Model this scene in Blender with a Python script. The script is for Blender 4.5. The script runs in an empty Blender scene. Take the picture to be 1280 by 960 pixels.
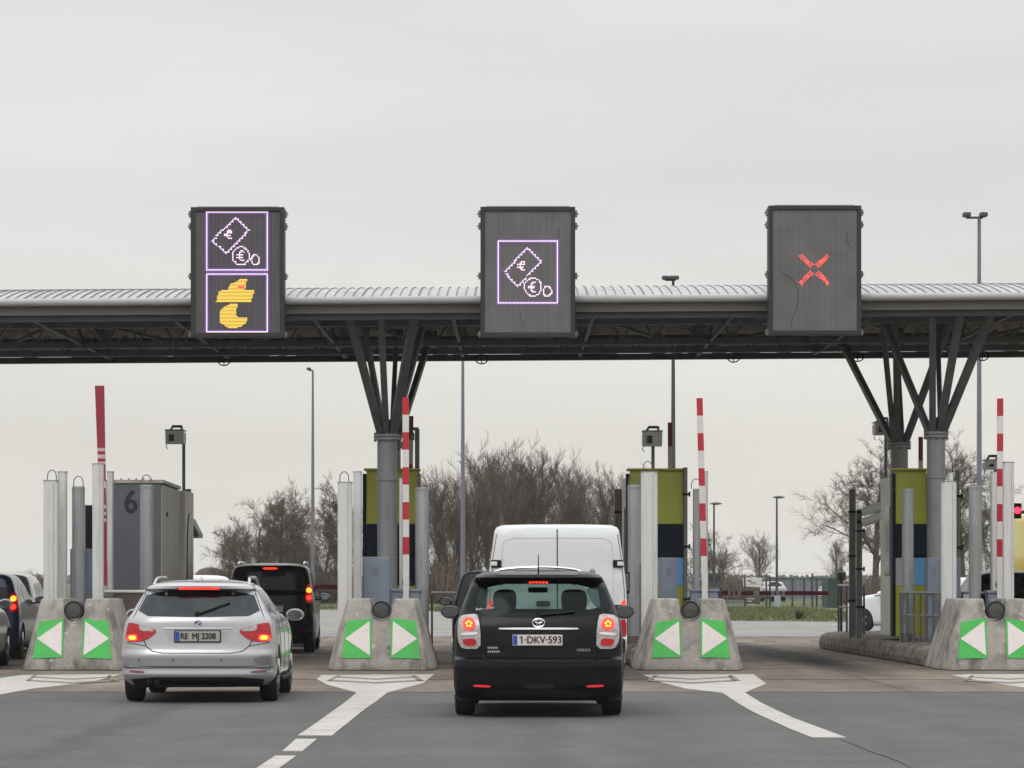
import bpy, bmesh, math, random
import numpy as np
from mathutils import Vector, Matrix
R = math.radians
random.seed(7)
scene = bpy.context.scene
COL = scene.collection
F = 4000.0; EYE = 1.44; CX = 640.0; HY = 724.0      # focal length in photo pixels, eye height, horizon

def X(px, d): return (px - CX) * d / F              # world x of a photo column at a distance
def Z(py, d): return EYE + (HY - py) * d / F        # world height of a photo row at a distance
def G(px, py):                                      # ground point
    d = F * EYE / (py - HY)
    return (X(px, d), d)

def lin(c):
    return tuple(((v / 255) / 12.92 if v / 255 <= 0.04045 else ((v / 255 + 0.055) / 1.055) ** 2.4) for v in c)

# ---------------------------------------------------------------- materials
MATS = {}
def mat(name, col, rough=0.6, metal=0.0, var=0.0, vscale=6.0, bump=0.0, bscale=40.0, coat=0.0, emit=0.0, dirt=0.0,
        dirtcol=(0.05, 0.045, 0.04), dscale=(5, 5, 1.2), ecol=None, thr=(0.5, 0.68), spec=0.5, chips=0.0):
    if name in MATS: return MATS[name]
    m = bpy.data.materials.new(name); m.use_nodes = True
    nt = m.node_tree; N = nt.nodes; L = nt.links
    b = N["Principled BSDF"]
    b.inputs["Base Color"].default_value = (*col, 1)
    b.inputs["Roughness"].default_value = rough
    b.inputs["Metallic"].default_value = metal
    b.inputs["Coat Weight"].default_value = coat
    b.inputs["Coat Roughness"].default_value = 0.04
    b.inputs["Specular IOR Level"].default_value = spec
    if emit:
        b.inputs["Emission Color"].default_value = (*(ecol or col), 1)
        b.inputs["Emission Strength"].default_value = emit
    if var or bump or dirt or chips:
        tc = N.new("ShaderNodeTexCoord")
        geo = N.new("ShaderNodeNewGeometry")
    cur = None
    if var:
        n = N.new("ShaderNodeTexNoise"); n.inputs["Scale"].default_value = vscale
        n.inputs["Detail"].default_value = 8; n.inputs["Roughness"].default_value = 0.65
        L.new(geo.outputs["Position"], n.inputs["Vector"])
        mr = N.new("ShaderNodeMapRange"); L.new(n.outputs[0], mr.inputs[0])
        mr.inputs[1].default_value = 0.3; mr.inputs[2].default_value = 0.7
        mr.inputs[3].default_value = 1 - var; mr.inputs[4].default_value = 1 + var
        mx = N.new("ShaderNodeVectorMath"); mx.operation = 'SCALE'
        mx.inputs[0].default_value = col; L.new(mr.outputs[0], mx.inputs["Scale"])
        cur = mx.outputs[0]
    def layer(cur, amount, colr, scl, t0, t1, det=6):
        mp = N.new("ShaderNodeMapping"); mp.inputs["Scale"].default_value = scl
        L.new(geo.outputs["Position"], mp.inputs[0])
        n = N.new("ShaderNodeTexNoise"); n.inputs["Scale"].default_value = 1.0
        n.inputs["Detail"].default_value = det; n.inputs["Roughness"].default_value = 0.6
        L.new(mp.outputs[0], n.inputs["Vector"])
        mr = N.new("ShaderNodeMapRange"); L.new(n.outputs[0], mr.inputs[0])
        mr.inputs[1].default_value = t0; mr.inputs[2].default_value = t1
        mr.inputs[3].default_value = 0; mr.inputs[4].default_value = amount
        mx = N.new("ShaderNodeMix"); mx.data_type = 'RGBA'
        L.new(mr.outputs[0], mx.inputs[0])
        if cur is None: mx.inputs[6].default_value = (*col, 1)
        else: L.new(cur, mx.inputs[6])
        mx.inputs[7].default_value = (*colr, 1)
        return mx.outputs[2]
    if dirt: cur = layer(cur, dirt, dirtcol, dscale, *thr)
    if chips: cur = layer(cur, chips, (0.5, 0.48, 0.44), (9, 9, 9), 0.62, 0.68, 3)
    if cur is not None: L.new(cur, b.inputs["Base Color"])
    if bump:
        n = N.new("ShaderNodeTexNoise"); n.inputs["Scale"].default_value = bscale; n.inputs["Detail"].default_value = 6
        L.new(geo.outputs["Position"], n.inputs["Vector"])
        bp = N.new("ShaderNodeBump"); bp.inputs["Strength"].default_value = bump; bp.inputs["Distance"].default_value = 0.02
        L.new(n.outputs[0], bp.inputs["Height"]); L.new(bp.outputs[0], b.inputs["Normal"])
    MATS[name] = m
    return m

def glass(name, tint, gloss=0.03, refl=1.0, body=0.0):
    if name in MATS: return MATS[name]
    m = bpy.data.materials.new(name); m.use_nodes = True
    nt = m.node_tree; N = nt.nodes; L = nt.links; N.clear()
    out = N.new("ShaderNodeOutputMaterial"); t = N.new("ShaderNodeBsdfTransparent"); g = N.new("ShaderNodeBsdfGlossy")
    t.inputs[0].default_value = (*tint, 1); g.inputs["Roughness"].default_value = gloss
    g.inputs[0].default_value = (.9, .95, 1, 1)
    fr = N.new("ShaderNodeFresnel"); fr.inputs[0].default_value = 1.45
    mu = N.new("ShaderNodeMath"); mu.operation = 'MULTIPLY'; mu.inputs[1].default_value = refl; L.new(fr.outputs[0], mu.inputs[0])
    mx = N.new("ShaderNodeMixShader"); L.new(mu.outputs[0], mx.inputs[0]); L.new(t.outputs[0], mx.inputs[1]); L.new(g.outputs[0], mx.inputs[2])
    L.new(mx.outputs[0], out.inputs[0]); MATS[name] = m
    return m

M = dict(
 white_post=mat("white_post_paint", (.58, .58, .57), .45, var=.05, vscale=3, dirt=.28, dirtcol=(.24, .22, .2), dscale=(14, 14, 1.0), bump=.05, bscale=15),
 grey_post=mat("grey_post_paint", (.27, .28, .29), .45, .1, var=.07, vscale=4, dirt=.4, dirtcol=(.13, .12, .11), dscale=(10, 10, 1.2), bump=.05, bscale=15),
 dark_post=mat("dark_galvanised", (.13, .13, .13), .5, .2, var=.12, vscale=8, dirt=.4, dirtcol=(.06, .05, .04)),
 steel=mat("painted_column_steel", (.24, .25, .26), .45, .1, var=.06, vscale=3, dirt=.4, dirtcol=(.13, .12, .11), dscale=(8, 8, .8)),
 strut=mat("dark_strut_steel", (.112, .118, .126), .5, .1, var=.12, vscale=3, dirt=.4, dirtcol=(.04, .04, .04)),
 beam=mat("dark_beam_steel", (.055, .058, .064), .55, .1, var=.15, vscale=2, dirt=.4, dirtcol=(.02, .02, .02)),
 deck=mat("roof_sheet", (.37, .375, .38), .6, .1, var=.12, vscale=2.5, dirt=.5, dirtcol=(.17, .165, .15), dscale=(2.5, .6, 1)),
 soffit=mat("soffit_sheet", (.21, .205, .20), .7, var=.2, vscale=2),
 gutter=mat("gutter_white", (.37, .37, .37), .5, var=.05, vscale=1.5, dirt=.4, dirtcol=(.24, .23, .21), dscale=(2, 2, 20)),
 fascia=mat("fascia_taupe", (.165, .155, .147), .6, var=.1, vscale=1),
 concrete=mat("block_concrete", (.31, .29, .262), .88, var=.22, vscale=4, bump=.45, bscale=45, dirt=.85, dirtcol=(.085, .076, .068), dscale=(3.5, 3.5, 1.8), thr=(.48, .68), chips=.7),
 kerb=mat("kerb_concrete", (.185, .16, .135), .88, var=.25, vscale=4, bump=.4, bscale=35, dirt=.75, dirtcol=(.06, .052, .045), dscale=(2.5, 2.5, 5), thr=(.44, .62)),
 green=mat("green_sheeting", (.035, .40, .055), .35, var=.10, vscale=7, dirt=.25, dirtcol=(.03, .22, .05), dscale=(6, 6, 3)),
 arrow=mat("white_sheeting", (.66, .60, .585), .4, var=.04, vscale=9, dirt=.35, dirtcol=(.4, .36, .35), dscale=(8, 8, 8), thr=(.55, .75)),
 lampring=mat("lamp_black", (.03, .03, .03), .5),
 lampglass=mat("lamp_lens", (.05, .052, .05), .25, var=.3, vscale=60, coat=.5),
 cabin=mat("cabin_grey", (.105, .115, .13), .5, var=.05, vscale=2, dirt=.2, dirtcol=(.05, .05, .05)),
 cabinside=mat("cabin_side_panel", (.40, .385, .33), .5, var=.05, vscale=2, dirt=.6, dirtcol=(.2, .17, .12), dscale=(9, 2.5, .5)),
 cream=mat("booth_cream", (.74, .72, .64), .5, var=.04, vscale=2, dirt=.4, dirtcol=(.3, .27, .2), dscale=(6, 3, .7)),
 olive=mat("booth_yellow_green", (.30, .31, .022), .45, var=.05, vscale=2, dirt=.2, dirtcol=(.18, .18, .03)),
 navy=mat("booth_navy", (.006, .011, .020), .5, var=.1, vscale=3, spec=.12),
 skyblue=mat("booth_sky_blue", (.11, .34, .62), .4, var=.04),
 panelgrey=mat("booth_panel_grey", (.32, .345, .38), .45, var=.05, vscale=3),
 cabinet=mat("cabinet_blue_grey", (.19, .225, .28), .45, var=.05, vscale=4, dirt=.2, dirtcol=(.1, .11, .12)),
 dark=mat("matt_dark", (.010, .010, .011), .7, spec=.15),
 digit=mat("digit_dark", (.016, .022, .03), .5),
 red=mat("barrier_red", (.42, .018, .035), .4, var=.06, vscale=8),
 darkred=mat("barrier_dark_red", (.22, .02, .03), .45, var=.1, vscale=8),
 bwhite=mat("barrier_white", (.62, .60, .58), .4, var=.05, vscale=8),
 signframe=mat("sign_frame_dark", (.018, .018, .018), .5, var=.2, vscale=6),
 bracket=mat("bracket_steel", (.15, .15, .15), .5, .2),
 tyre=mat("tyre_rubber", (.012, .012, .012), .85, bump=.2, bscale=60),
 rim=mat("alloy_rim", (.45, .45, .46), .35, .8),
 interior=mat("car_interior", (.02, .021, .023), .8),
 seat=mat("seat_fabric", (.035, .035, .038), .85, bump=.1),
 chrome=mat("chrome_trim", (.75, .75, .76), .18, 1.0),
 plastic=mat("black_plastic", (.010, .010, .011), .6, spec=.2, var=.2, vscale=10),
 silver=mat("silver_paint", (.33, .33, .345), .30, .6, var=.025, vscale=1.4, coat=.8, dirt=.12, dirtcol=(.25, .24, .22), dscale=(1.5, 1.5, 2.5)),
 black=mat("black_paint", (.003, .003, .0055), .25, spec=.16, coat=.10, dirt=.25, dirtcol=(.012, .011, .011), dscale=(2, 2, 3)),
 darkpaint=mat("dark_paint", (.004, .004, .006), .25, spec=.18, coat=.12, dirt=.3, dirtcol=(.03, .028, .026), dscale=(2, 2, 3)),
 bluepaint=mat("blue_paint", (.005, .010, .035), .3, spec=.4, coat=.5),
 cyanpanel=mat("cyan_panel", (.02, .16, .33), .4, coat=.5),
 whitepaint=mat("white_paint", (.60, .625, .64), .35, var=.03, vscale=1.2, coat=.5, dirt=.35, dirtcol=(.46, .45, .42), dscale=(1.2, 1.2, 2.2)),
 yellowpaint=mat("yellow_paint", (.62, .50, .005), .4, coat=.5),
 limepaint=mat("lime_paint", (.25, .36, .02), .4, coat=.5),
 redlens=mat("red_lens", (.22, .002, .006), .22, spec=.45, emit=.16, ecol=(1, .01, .03), var=.5, vscale=16),
 redglow=mat("red_reflector_glow", (.5, .01, .02), .25, coat=.6, emit=.25, ecol=(1, .03, .06)),  # bumper reflector, no lamp; a faint glow is put into its material
 redlit=mat("red_lit", (.8, .02, .02), .3, emit=1.7, ecol=(1, .035, .015)),
 amberlit=mat("amber_lit", (1, .3, .05), .3, emit=2.6, ecol=(1, .30, .02)),
 clearlens=mat("clear_lens", (.36, .33, .33), .18, .2, coat=.4, var=.4, vscale=22),
 plate=mat("plate_white", (.62, .61, .60), .4, dirt=.3, dirtcol=(.4, .38, .36), dscale=(9, 9, 9)),
 plateg=mat("plate_grey", (.36, .35, .33), .4, dirt=.3, dirtcol=(.2, .2, .18), dscale=(9, 9, 9)),
 plateblue=mat("plate_blue", (.01, .07, .35), .4),
 ink=mat("plate_ink", (.02, .014, .014), .6), inkred=mat("plate_ink_maroon", (.09, .012, .016), .6),
 glass=glass("window_glass", (.60, .67, .66), refl=.22), glassclear=glass("windscreen_glass", (.86, .95, .92), refl=.2),
 glassdark=mat("dark_window_glass", (.005, .006, .007), .08, spec=.22),
 glassrear=mat("rear_window_glass", (.055, .06, .062), .07, coat=.6, spec=.6, var=.25, vscale=3),
 mirror=mat("mirror_glass", (.13, .15, .16), .06, 1.0),
 pole=mat("mast_grey", (.15, .16, .19), .5, .2, var=.1, vscale=4),
 poledark=mat("mast_dark", (.05, .052, .06), .5, .2),
 bark=mat("tree_bark", (.085, .072, .060), .9, var=.3, vscale=3),
 twig=mat("tree_twigs", (.105, .078, .060), .9, var=.3, vscale=1),
 paint=mat("road_paint", (.40, .387, .365), .7, var=.08, vscale=7, dirt=.6, dirtcol=(.24, .225, .20), dscale=(2.2, 1.4, 1), bump=.2, bscale=90, thr=(.46, .7)),
 tar=mat("tar_seam", (.055, .054, .053), .8, var=.2, vscale=8),
 paintedge=mat("marking_groove", (.17, .15, .13), .9, var=.2, vscale=8),
)

# ---------------------------------------------------------------- mesh helpers
def link(o, parent=None):
    COL.objects.link(o)
    if parent is not None: o.parent = parent
    return o
def tag(o, label=None, cat=None, group=None, kind=None):
    if label: o["label"] = label
    if cat: o["category"] = cat
    if group: o["group"] = group
    if kind: o["kind"] = kind
    return o
def thing(name, label, cat, loc=(0, 0, 0), group=None):
    o = bpy.data.objects.new(name, None); o.location = loc; o.empty_display_size = .2
    link(o); return tag(o, label, cat, group)

def wloc(p):
    v = Vector((0, 0, 0))
    while p is not None:
        v += p.location; p = p.parent
    return v

class MB:
    def __init__(s): s.v = []; s.f = []; s.mi = []; s.cur = 0
    def add(s, vs, fs):
        n = len(s.v); s.v += [tuple(p) for p in vs]
        for f in fs: s.f.append(tuple(i + n for i in f)); s.mi.append(s.cur)
        return s
    def box(s, x0, x1, y0, y1, z0, z1):
        return s.add([(x0, y0, z0), (x1, y0, z0), (x1, y1, z0), (x0, y1, z0), (x0, y0, z1), (x1, y0, z1), (x1, y1, z1), (x0, y1, z1)],
              [(0, 3, 2, 1), (4, 5, 6, 7), (0, 1, 5, 4), (1, 2, 6, 5), (2, 3, 7, 6), (3, 0, 4, 7)])
    def loft(s, a, b, caps=True):
        n = len(a)
        fs = [(i, (i + 1) % n, n + (i + 1) % n, n + i) for i in range(n)]
        if caps: fs += [tuple(range(n - 1, -1, -1)), tuple(range(n, 2 * n))]
        return s.add(list(a) + list(b), fs)
    def prism_y(s, pts, y0, y1):      # pts (x,z) counter-clockwise seen from -y
        return s.loft([(x, y1, z) for x, z in pts][::-1], [(x, y0, z) for x, z in pts][::-1])
    def prism_x(s, pts, x0, x1):
        return s.loft([(x0, y, z) for y, z in pts], [(x1, y, z) for y, z in pts])
    def prism_z(s, pts, z0, z1):
        return s.loft([(x, y, z0) for x, y in pts], [(x, y, z1) for x, y in pts])
    def tube(s, p0, p1, r0, r1=None, n=8, caps=True):
        r1 = r0 if r1 is None else r1
        p0 = Vector(p0); p1 = Vector(p1); d = (p1 - p0)
        if d.length < 1e-6: return s
        d.normalize(); u = d.cross(Vector((0, 0, 1)) if abs(d.z) < .9 else Vector((1, 0, 0))).normalized(); w = d.cross(u)
        ring = [(math.cos(2 * math.pi * i / n), math.sin(2 * math.pi * i / n)) for i in range(n)]
        return s.loft([p0 + r0 * (c * u + k * w) for c, k in ring], [p1 + r1 * (c * u + k * w) for c, k in ring], caps)
    def path(s, pts, r, n=6):
        for a, b in zip(pts, pts[1:]): s.tube(a, b, r, n=n)
        return s
    def beam(s, p0, p1, w, h):        # rectangular bar
        p0 = Vector(p0); p1 = Vector(p1); d = (p1 - p0).normalized()
        u = d.cross(Vector((0, 0, 1)))
        if u.length < 1e-4: u = Vector((1, 0, 0))
        u.normalize(); k = u.cross(d)
        c = [(-w / 2, -h / 2), (w / 2, -h / 2), (w / 2, h / 2), (-w / 2, h / 2)]
        return s.loft([p0 + a * u + b * k for a, b in c], [p1 + a * u + b * k for a, b in c])
    def lathe(s, prof, c, axis='z', n=24):   # prof (r, h)
        c = Vector(c); rings = []
        for r, h in prof:
            ring = []
            for i in range(n):
                a = 2 * math.pi * i / n; p = (r * math.cos(a), r * math.sin(a))
                ring.append(c + (Vector((p[0], p[1], h)) if axis == 'z' else Vector((h, p[0], p[1])) if axis == 'x' else Vector((p[0], h, p[1]))))
            rings.append(ring)
        vs = [p for r in rings for p in r]; fs = []
        for k in range(len(rings) - 1):
            for i in range(n):
                fs.append((k * n + i, k * n + (i + 1) % n, (k + 1) * n + (i + 1) % n, (k + 1) * n + i))
        fs += [tuple(range(n - 1, -1, -1)), tuple(range((len(rings) - 1) * n, len(rings) * n))]
        return s.add(vs, fs)
    def build(s, name, m, parent=None, bevel=0, seg=2, smooth=False, label=None):
        me = bpy.data.meshes.new(name)
        off = wloc(parent)
        me.from_pydata([(Vector(p) - off) for p in s.v], [], s.f)
        for k in (m if isinstance(m, (list, tuple)) else [m] if m else []): me.materials.append(k)
        if any(s.mi): me.polygons.foreach_set("material_index", s.mi)
        bm = bmesh.new(); bm.from_mesh(me)
        if len(s.f) < 60000: bmesh.ops.recalc_face_normals(bm, faces=bm.faces)
        bm.to_mesh(me); bm.free()
        if smooth:
            me.polygons.foreach_set("use_smooth", [True] * len(me.polygons)); me.set_sharp_from_angle(angle=R(38))
        me.update()
        o = bpy.data.objects.new(name, me); link(o, parent)
        if bevel:
            b = o.modifiers.new("bevel", 'BEVEL'); b.width = bevel; b.segments = seg; b.limit_method = 'ANGLE'; b.angle_limit = R(35)
            b.harden_normals = False
        if label: o["label"] = label
        return o

def copy_tree(o, parent=None):
    c = o.copy(); COL.objects.link(c)
    if parent is not None: c.parent = parent
    for ch in list(o.children): copy_tree(ch, c)
    return c

def text_obj(txt, size, loc, m, parent, extrude=.002, name="lettering", sx=1.0, align='CENTER', bold=0.0):
    fat, bold = bold, 0
    cu = bpy.data.curves.new("t", 'FONT'); cu.body = txt; cu.size = size; cu.extrude = extrude; cu.align_x = align; cu.align_y = 'CENTER'
    cu.offset = bold; cu.resolution_u = 6
    to = bpy.data.objects.new("t", cu); COL.objects.link(to)
    bpy.context.view_layer.update()
    me = bpy.data.meshes.new_from_object(to.evaluated_get(bpy.context.evaluated_depsgraph_get()))
    bpy.data.objects.remove(to); bpy.data.curves.remove(cu)
    me.name = name; me.materials.clear(); me.materials.append(m)
    me.transform(Matrix.Translation(Vector(loc) - wloc(parent)) @ Matrix.Rotation(R(90), 4, 'X') @ Matrix.Diagonal((sx, 1, 1, 1)))
    if fat:
        bm = bmesh.new(); bm.from_mesh(me); b2 = bm.copy()
        bm2 = bmesh.new()
        for k, (dx, dz) in enumerate(((-fat, 0), (fat, 0), (0, fat * .6), (0, -fat * .6))):
            m2 = me.copy(); m2.transform(Matrix.Translation((dx, -.0003 * k, dz))); bm2.from_mesh(m2); bpy.data.meshes.remove(m2)
        bm2.to_mesh(me); bm.free(); b2.free(); bm2.free()
    o = bpy.data.objects.new(name, me); return link(o, parent)

def struct(o, name=None):
    o["kind"] = "structure"; return o
# ================================================================= cars
def pchip(xs, ys, x):
    xs = np.array(xs, float); ys = np.array(ys, float); h = np.diff(xs); d = np.diff(ys) / h
    m = np.zeros(len(xs)); m[0] = d[0]; m[-1] = d[-1]
    for i in range(1, len(xs) - 1):
        if d[i - 1] * d[i] > 0:
            w1 = 2 * h[i] + h[i - 1]; w2 = h[i] + 2 * h[i - 1]; m[i] = (w1 + w2) / (w1 / d[i - 1] + w2 / d[i])
    i = int(np.clip(np.searchsorted(xs, x) - 1, 0, len(xs) - 2)); t = min(1, max(0, (x - xs[i]) / h[i]))
    return ((1 + 2 * t) * (1 - t) ** 2 * ys[i] + t * (1 - t) ** 2 * h[i] * m[i] + t * t * (3 - 2 * t) * ys[i + 1] + t * t * (t - 1) * h[i] * m[i + 1])

class Body:
    """A car body as a stack of plan outlines: rows (z, half width, rear y, front y, rear corner depth)."""
    def __init__(s, rows, p=3.2, cf=.8, pf=2.4, levels=46):
        s.rows = rows; s.z = [r[0] for r in rows]; s.p = p; s.cf = cf; s.pf = pf; s.levels = levels
    def at(s, z, k): return pchip(s.z, [r[k] for r in s.rows], z)
    def ry(s, x, z):
        w = s.at(z, 1); c = s.at(z, 4); t = min(.992, abs(x) / w)
        return s.at(z, 2) + c * (1 - (1 - t ** s.p) ** (1 / s.p))
    def fy(s, x, z):
        w = s.at(z, 1); t = min(.992, abs(x) / w)
        return s.at(z, 3) - s.cfz(z) * (1 - (1 - t ** s.pf) ** (1 / s.pf))
    def cfz(s, z): return min(s.cf, (s.at(z, 3) - s.at(z, 2)) * .4)
    def sx(s, y, z):
        w = s.at(z, 1); c = s.at(z, 4); cf = s.cfz(z); yr = s.at(z, 2); yf = s.at(z, 3)
        if y < yr + c: return w * max(0, 1 - min(1, (yr + c - y) / c) ** s.p) ** (1 / s.p)
        if y > yf - cf: return w * max(0, 1 - min(1, (y - yf + cf) / cf) ** s.pf) ** (1 / s.pf)
        return w
    def _r(s): pass
    def ring(s, z, din=0, yfmax=None):
        w = s.at(z, 1) - din; yr = s.at(z, 2) + din; yf = s.at(z, 3) - din; c = s.at(z, 4); cf = s.cfz(z)
        if yfmax: yf = min(yf, yfmax); cf = min(cf, .3)
        pts = []
        nq = 14
        for i in range(nq + 1):
            t = math.pi / 2 * i / nq
            pts.append((w * math.sin(t) ** (2 / s.p), yr + c - c * math.cos(t) ** (2 / s.p)))
        for i in range(1, 14):
            pts.append((w, yr + c + (yf - cf - yr - c) * i / 14))
        for i in range(nq + 1):
            t = math.pi / 2 * (1 - i / nq)
            pts.append((w * math.sin(t) ** (2 / s.pf), yf - cf + cf * max(0, math.cos(t)) ** (2 / s.pf)))
        pts += [(-x, y) for x, y in pts[::-1][1:-1]]
        return pts
    def mesh(s, din=0, z0=None, z1=None, yfmax=None, levels=None):
        z0 = s.z[0] if z0 is None else z0; z1 = s.z[-1] if z1 is None else z1; n = levels or s.levels
        zs = sorted(set([round(z0 + (z1 - z0) * i / n, 4) for i in range(n + 1)] + [round(z, 4) for z in s.z if z0 < z < z1]))
        zz = [zs[0]]
        for z in zs[1:]:
            if z - zz[-1] > .004: zz.append(z)
        m = MB(); rings = [[(x, y, z) for x, y in s.ring(z, din, yfmax)] for z in zz]; k = len(rings[0])
        m.v = [p for r in rings for p in r]
        for a in range(len(rings) - 1):
            for i in range(k): m.f.append((a * k + i, a * k + (i + 1) % k, (a + 1) * k + (i + 1) % k, (a + 1) * k + i)); m.mi.append(0)
        m.f.append(tuple(range(k - 1, -1, -1))); m.f.append(tuple(range((len(rings) - 1) * k, len(rings) * k))); m.mi += [0, 0]
        return m

def patch(poly, fn, off=.004, thick=.02, cuts=5, axis='r'):
    """A thin panel with the outline poly (2D), laid on the body surface by fn(u, v) -> 3D point, raised by off."""
    bm = bmesh.new(); vs = [bm.verts.new((u, v, 0)) for u, v in poly]; bm.faces.new(vs)
    bmesh.ops.triangulate(bm, faces=bm.faces[:])
    bmesh.ops.subdivide_edges(bm, edges=bm.edges[:], cuts=cuts, use_grid_fill=True)
    bmesh.ops.remove_doubles(bm, verts=bm.verts[:], dist=1e-5)
    m = MB(); bm.verts.ensure_lookup_table(); bm.verts.index_update()
    top = [fn(v.co.x, v.co.y, off) for v in bm.verts]; bot = [fn(v.co.x, v.co.y, off - thick) for v in bm.verts]
    n = len(top); fs = [tuple(v.index for v in f.verts) for f in bm.faces]
    fs2 = [tuple(n + i for i in f[::-1]) for f in fs]
    for e in bm.edges:
        if len(e.link_faces) == 1:
            a, b = e.verts[0].index, e.verts[1].index; fs2.append((a, b, n + b, n + a))
    m.add(top + bot, fs + fs2); bm.free(); return m

def rearfn(B):
    return lambda u, v, o: (u, B.ry(u, v) - o, v)
def frontfn(B):
    return lambda u, v, o: (u, B.fy(u, v) + o, v)
def sidefn(B, s):
    return lambda u, v, o: (s * (B.sx(u, v) + o), u, v)

def sub(o, cutters):
    for i, c in enumerate(cutters):
        md = o.modifiers.new("b%d" % i, 'BOOLEAN'); md.operation = 'DIFFERENCE'; md.solver = 'EXACT'; md.object = c
    bpy.context.view_layer.update()
    me = bpy.data.meshes.new_from_object(o.evaluated_get(bpy.context.evaluated_depsgraph_get()))
    o.modifiers.clear(); old = o.data; nm = old.name; o.data = me; bpy.data.meshes.remove(old); me.name = nm
    for c in cutters:
        d = c.data; bpy.data.objects.remove(c); bpy.data.meshes.remove(d)
    me.polygons.foreach_set("use_smooth", [True] * len(me.polygons)); me.set_sharp_from_angle(angle=R(32))
    return o

def wheel(root, x, y, r, w, side, steer=0):
    wh = thing_part("wheel", root, (x, y, r))
    prof = [(r * .62, -w / 2 + .01), (r * .9, -w / 2), (r * .97, -w / 2 + .012), (r, -w / 2 + .035), (r, w / 2 - .035), (r * .97, w / 2 - .012), (r * .9, w / 2), (r * .62, w / 2 - .01)]
    MB().lathe(prof, wloc(wh), 'x', 32).build("tyre", M['tyre'], wh, smooth=True)
    m = MB(); c = wloc(wh)
    m.lathe([(r * .63, -w / 2 + .02), (r * .63, w / 2 - .02)], c, 'x', 28)
    for i in range(5):
        a = 2 * math.pi * i / 5
        p = Vector((side * (w / 2 - .012), math.cos(a) * r * .58, math.sin(a) * r * .58)); q = Vector((side * (w / 2 - .005), 0, 0))
        m.beam(c + q, c + p, .05, .02)
    m.build("rim", M['rim'], wh)
    return wh

def thing_part(name, parent, wpos):
    o = bpy.data.objects.new(name, None); o.location = Vector(wpos) - wloc(parent); link(o, parent); return o

def car_base(name, label, cat, B, paint, wheels, wr=.32, glass_rear=None, glass_side=(), glass_front=None, hollow=False, group=None,
             mirrors=None, side_refl=None, mirror_paint=None, ww=.21, track=None, arch=.045, rearglass=None):
    root = thing(name, label, cat, (0, 0, 0), group)
    body = B.mesh().build("body", paint, root)
    cut = []
    tx = track or B.at(.5, 1) - ww / 2 - .01
    for wy in wheels:
        m = MB()
        for s in (-1, 1): m.lathe([(wr + arch, -.18), (wr + arch, .35)] if s > 0 else [(wr + arch, -.35), (wr + arch, .18)], (s * tx, wy, wr), 'x', 32)
        cut.append(m.build("c", paint))
    if hollow:
        zt = B.z[-1] - .05
        cut.append(B.mesh(din=.055, z0=.55, z1=zt, yfmax=hollow, levels=24).build("c", paint))
        if glass_rear: cut.append(MB().prism_y(glass_rear[0], -.5, 1.2).build("c", paint))
        if glass_front: cut.append(MB().prism_y(glass_front, hollow - 1.2, 5).build("c", paint))
        for g in glass_side: cut.append(MB().prism_x(g, -1.3, 1.3).build("c", paint))
    sub(body, cut)
    # glass
    def grow(pg, k):
        cx = sum(p[0] for p in pg) / len(pg); cz = sum(p[1] for p in pg) / len(pg)
        return [(cx + (x - cx) * (1 + k), cz + (z - cz) * (1 + k * 1.3)) for x, z in pg]
    g_side = side_refl or (M['glass'] if hollow else M['glassdark'])
    if glass_rear:
        patch(glass_rear[1], rearfn(B), .005, .009, 8).build("rear_window", rearglass or g_side, root, smooth=True)
    if glass_front:
        patch(grow(glass_front, .03), frontfn(B), .004, .009, 6).build("windscreen", M['glassclear'] if hollow else M['glassdark'], root, smooth=True)
    for g in glass_side:
        for s in (-1, 1):
            patch(grow(g, .04), sidefn(B, s), .003, .009, 4).build("side_window", g_side, root, smooth=True)
    for wy in wheels:
        for s in (-1, 1): wheel(root, s * tx, wy, wr, ww, s)
    # underbody, made wide to deepen the contact shadow below the car
    MB().box(-.76, .76, wheels[0] - .3, wheels[-1] + .3, .17, .34).build("underbody", M['dark'], root, bevel=.03)
    if mirrors:
        my, mz = mirrors
        for s in (-1, 1):
            bx = B.sx(my, mz - .05)
            m = MB(); m.lathe([(.03, -.09), (.085, -.075), (.10, -.02), (.09, .03), (.05, .075), (.015, .095)], (0, 0, 0), 'y', 16)
            m.v = [(s * (bx + .13) + a * 1.15, my + b, mz + c * .78) for a, b, c in m.v]
            m.beam((s * (bx - .02), my, mz - .07), (s * (bx + .08), my, mz - .04), .05, .03)
            mi = m.build("wing_mirror", mirror_paint or paint, root, smooth=True)
            q = MB(); q.lathe([(.078, 0), (.078, .004)], (0, 0, 0), 'y', 16); q.v = [(s * (bx + .13) + a * 1.15, my - .094 + b, mz + c * .75) for a, b, c in q.v]
            q.build("mirror_glass", M['mirror'], mi)
    return root, body

def rline(B, pts, r=.006, fn=None, dense=.05):
    fn = fn or rearfn(B); out = []
    for (a, b), (c, d) in zip(pts, pts[1:]):
        n = max(1, int(math.hypot(c - a, d - b) / dense))
        for i in range(n): out.append(fn(a + (c - a) * i / n, b + (d - b) * i / n, -.001))
    out.append(fn(*pts[-1], -.001))
    return MB().path(out, r, 6)
def smooth_poly(pts, it=2, closed=True):
    for _ in range(it):
        q = []
        n = len(pts)
        for i in range(n if closed else n - 1):
            a = pts[i]; b = pts[(i + 1) % n]
            q += [(a[0] * .8 + b[0] * .2, a[1] * .8 + b[1] * .2), (a[0] * .2 + b[0] * .8, a[1] * .2 + b[1] * .8)]
        pts = q
    return pts
def mirx(p): return [(-x, z) for x, z in p[::-1]]
def circ(cx, cz, r, n=20, rx=None): return [(cx + (rx or r) * math.cos(2 * math.pi * i / n), cz + r * math.sin(2 * math.pi * i / n)) for i in range(n)]

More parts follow.
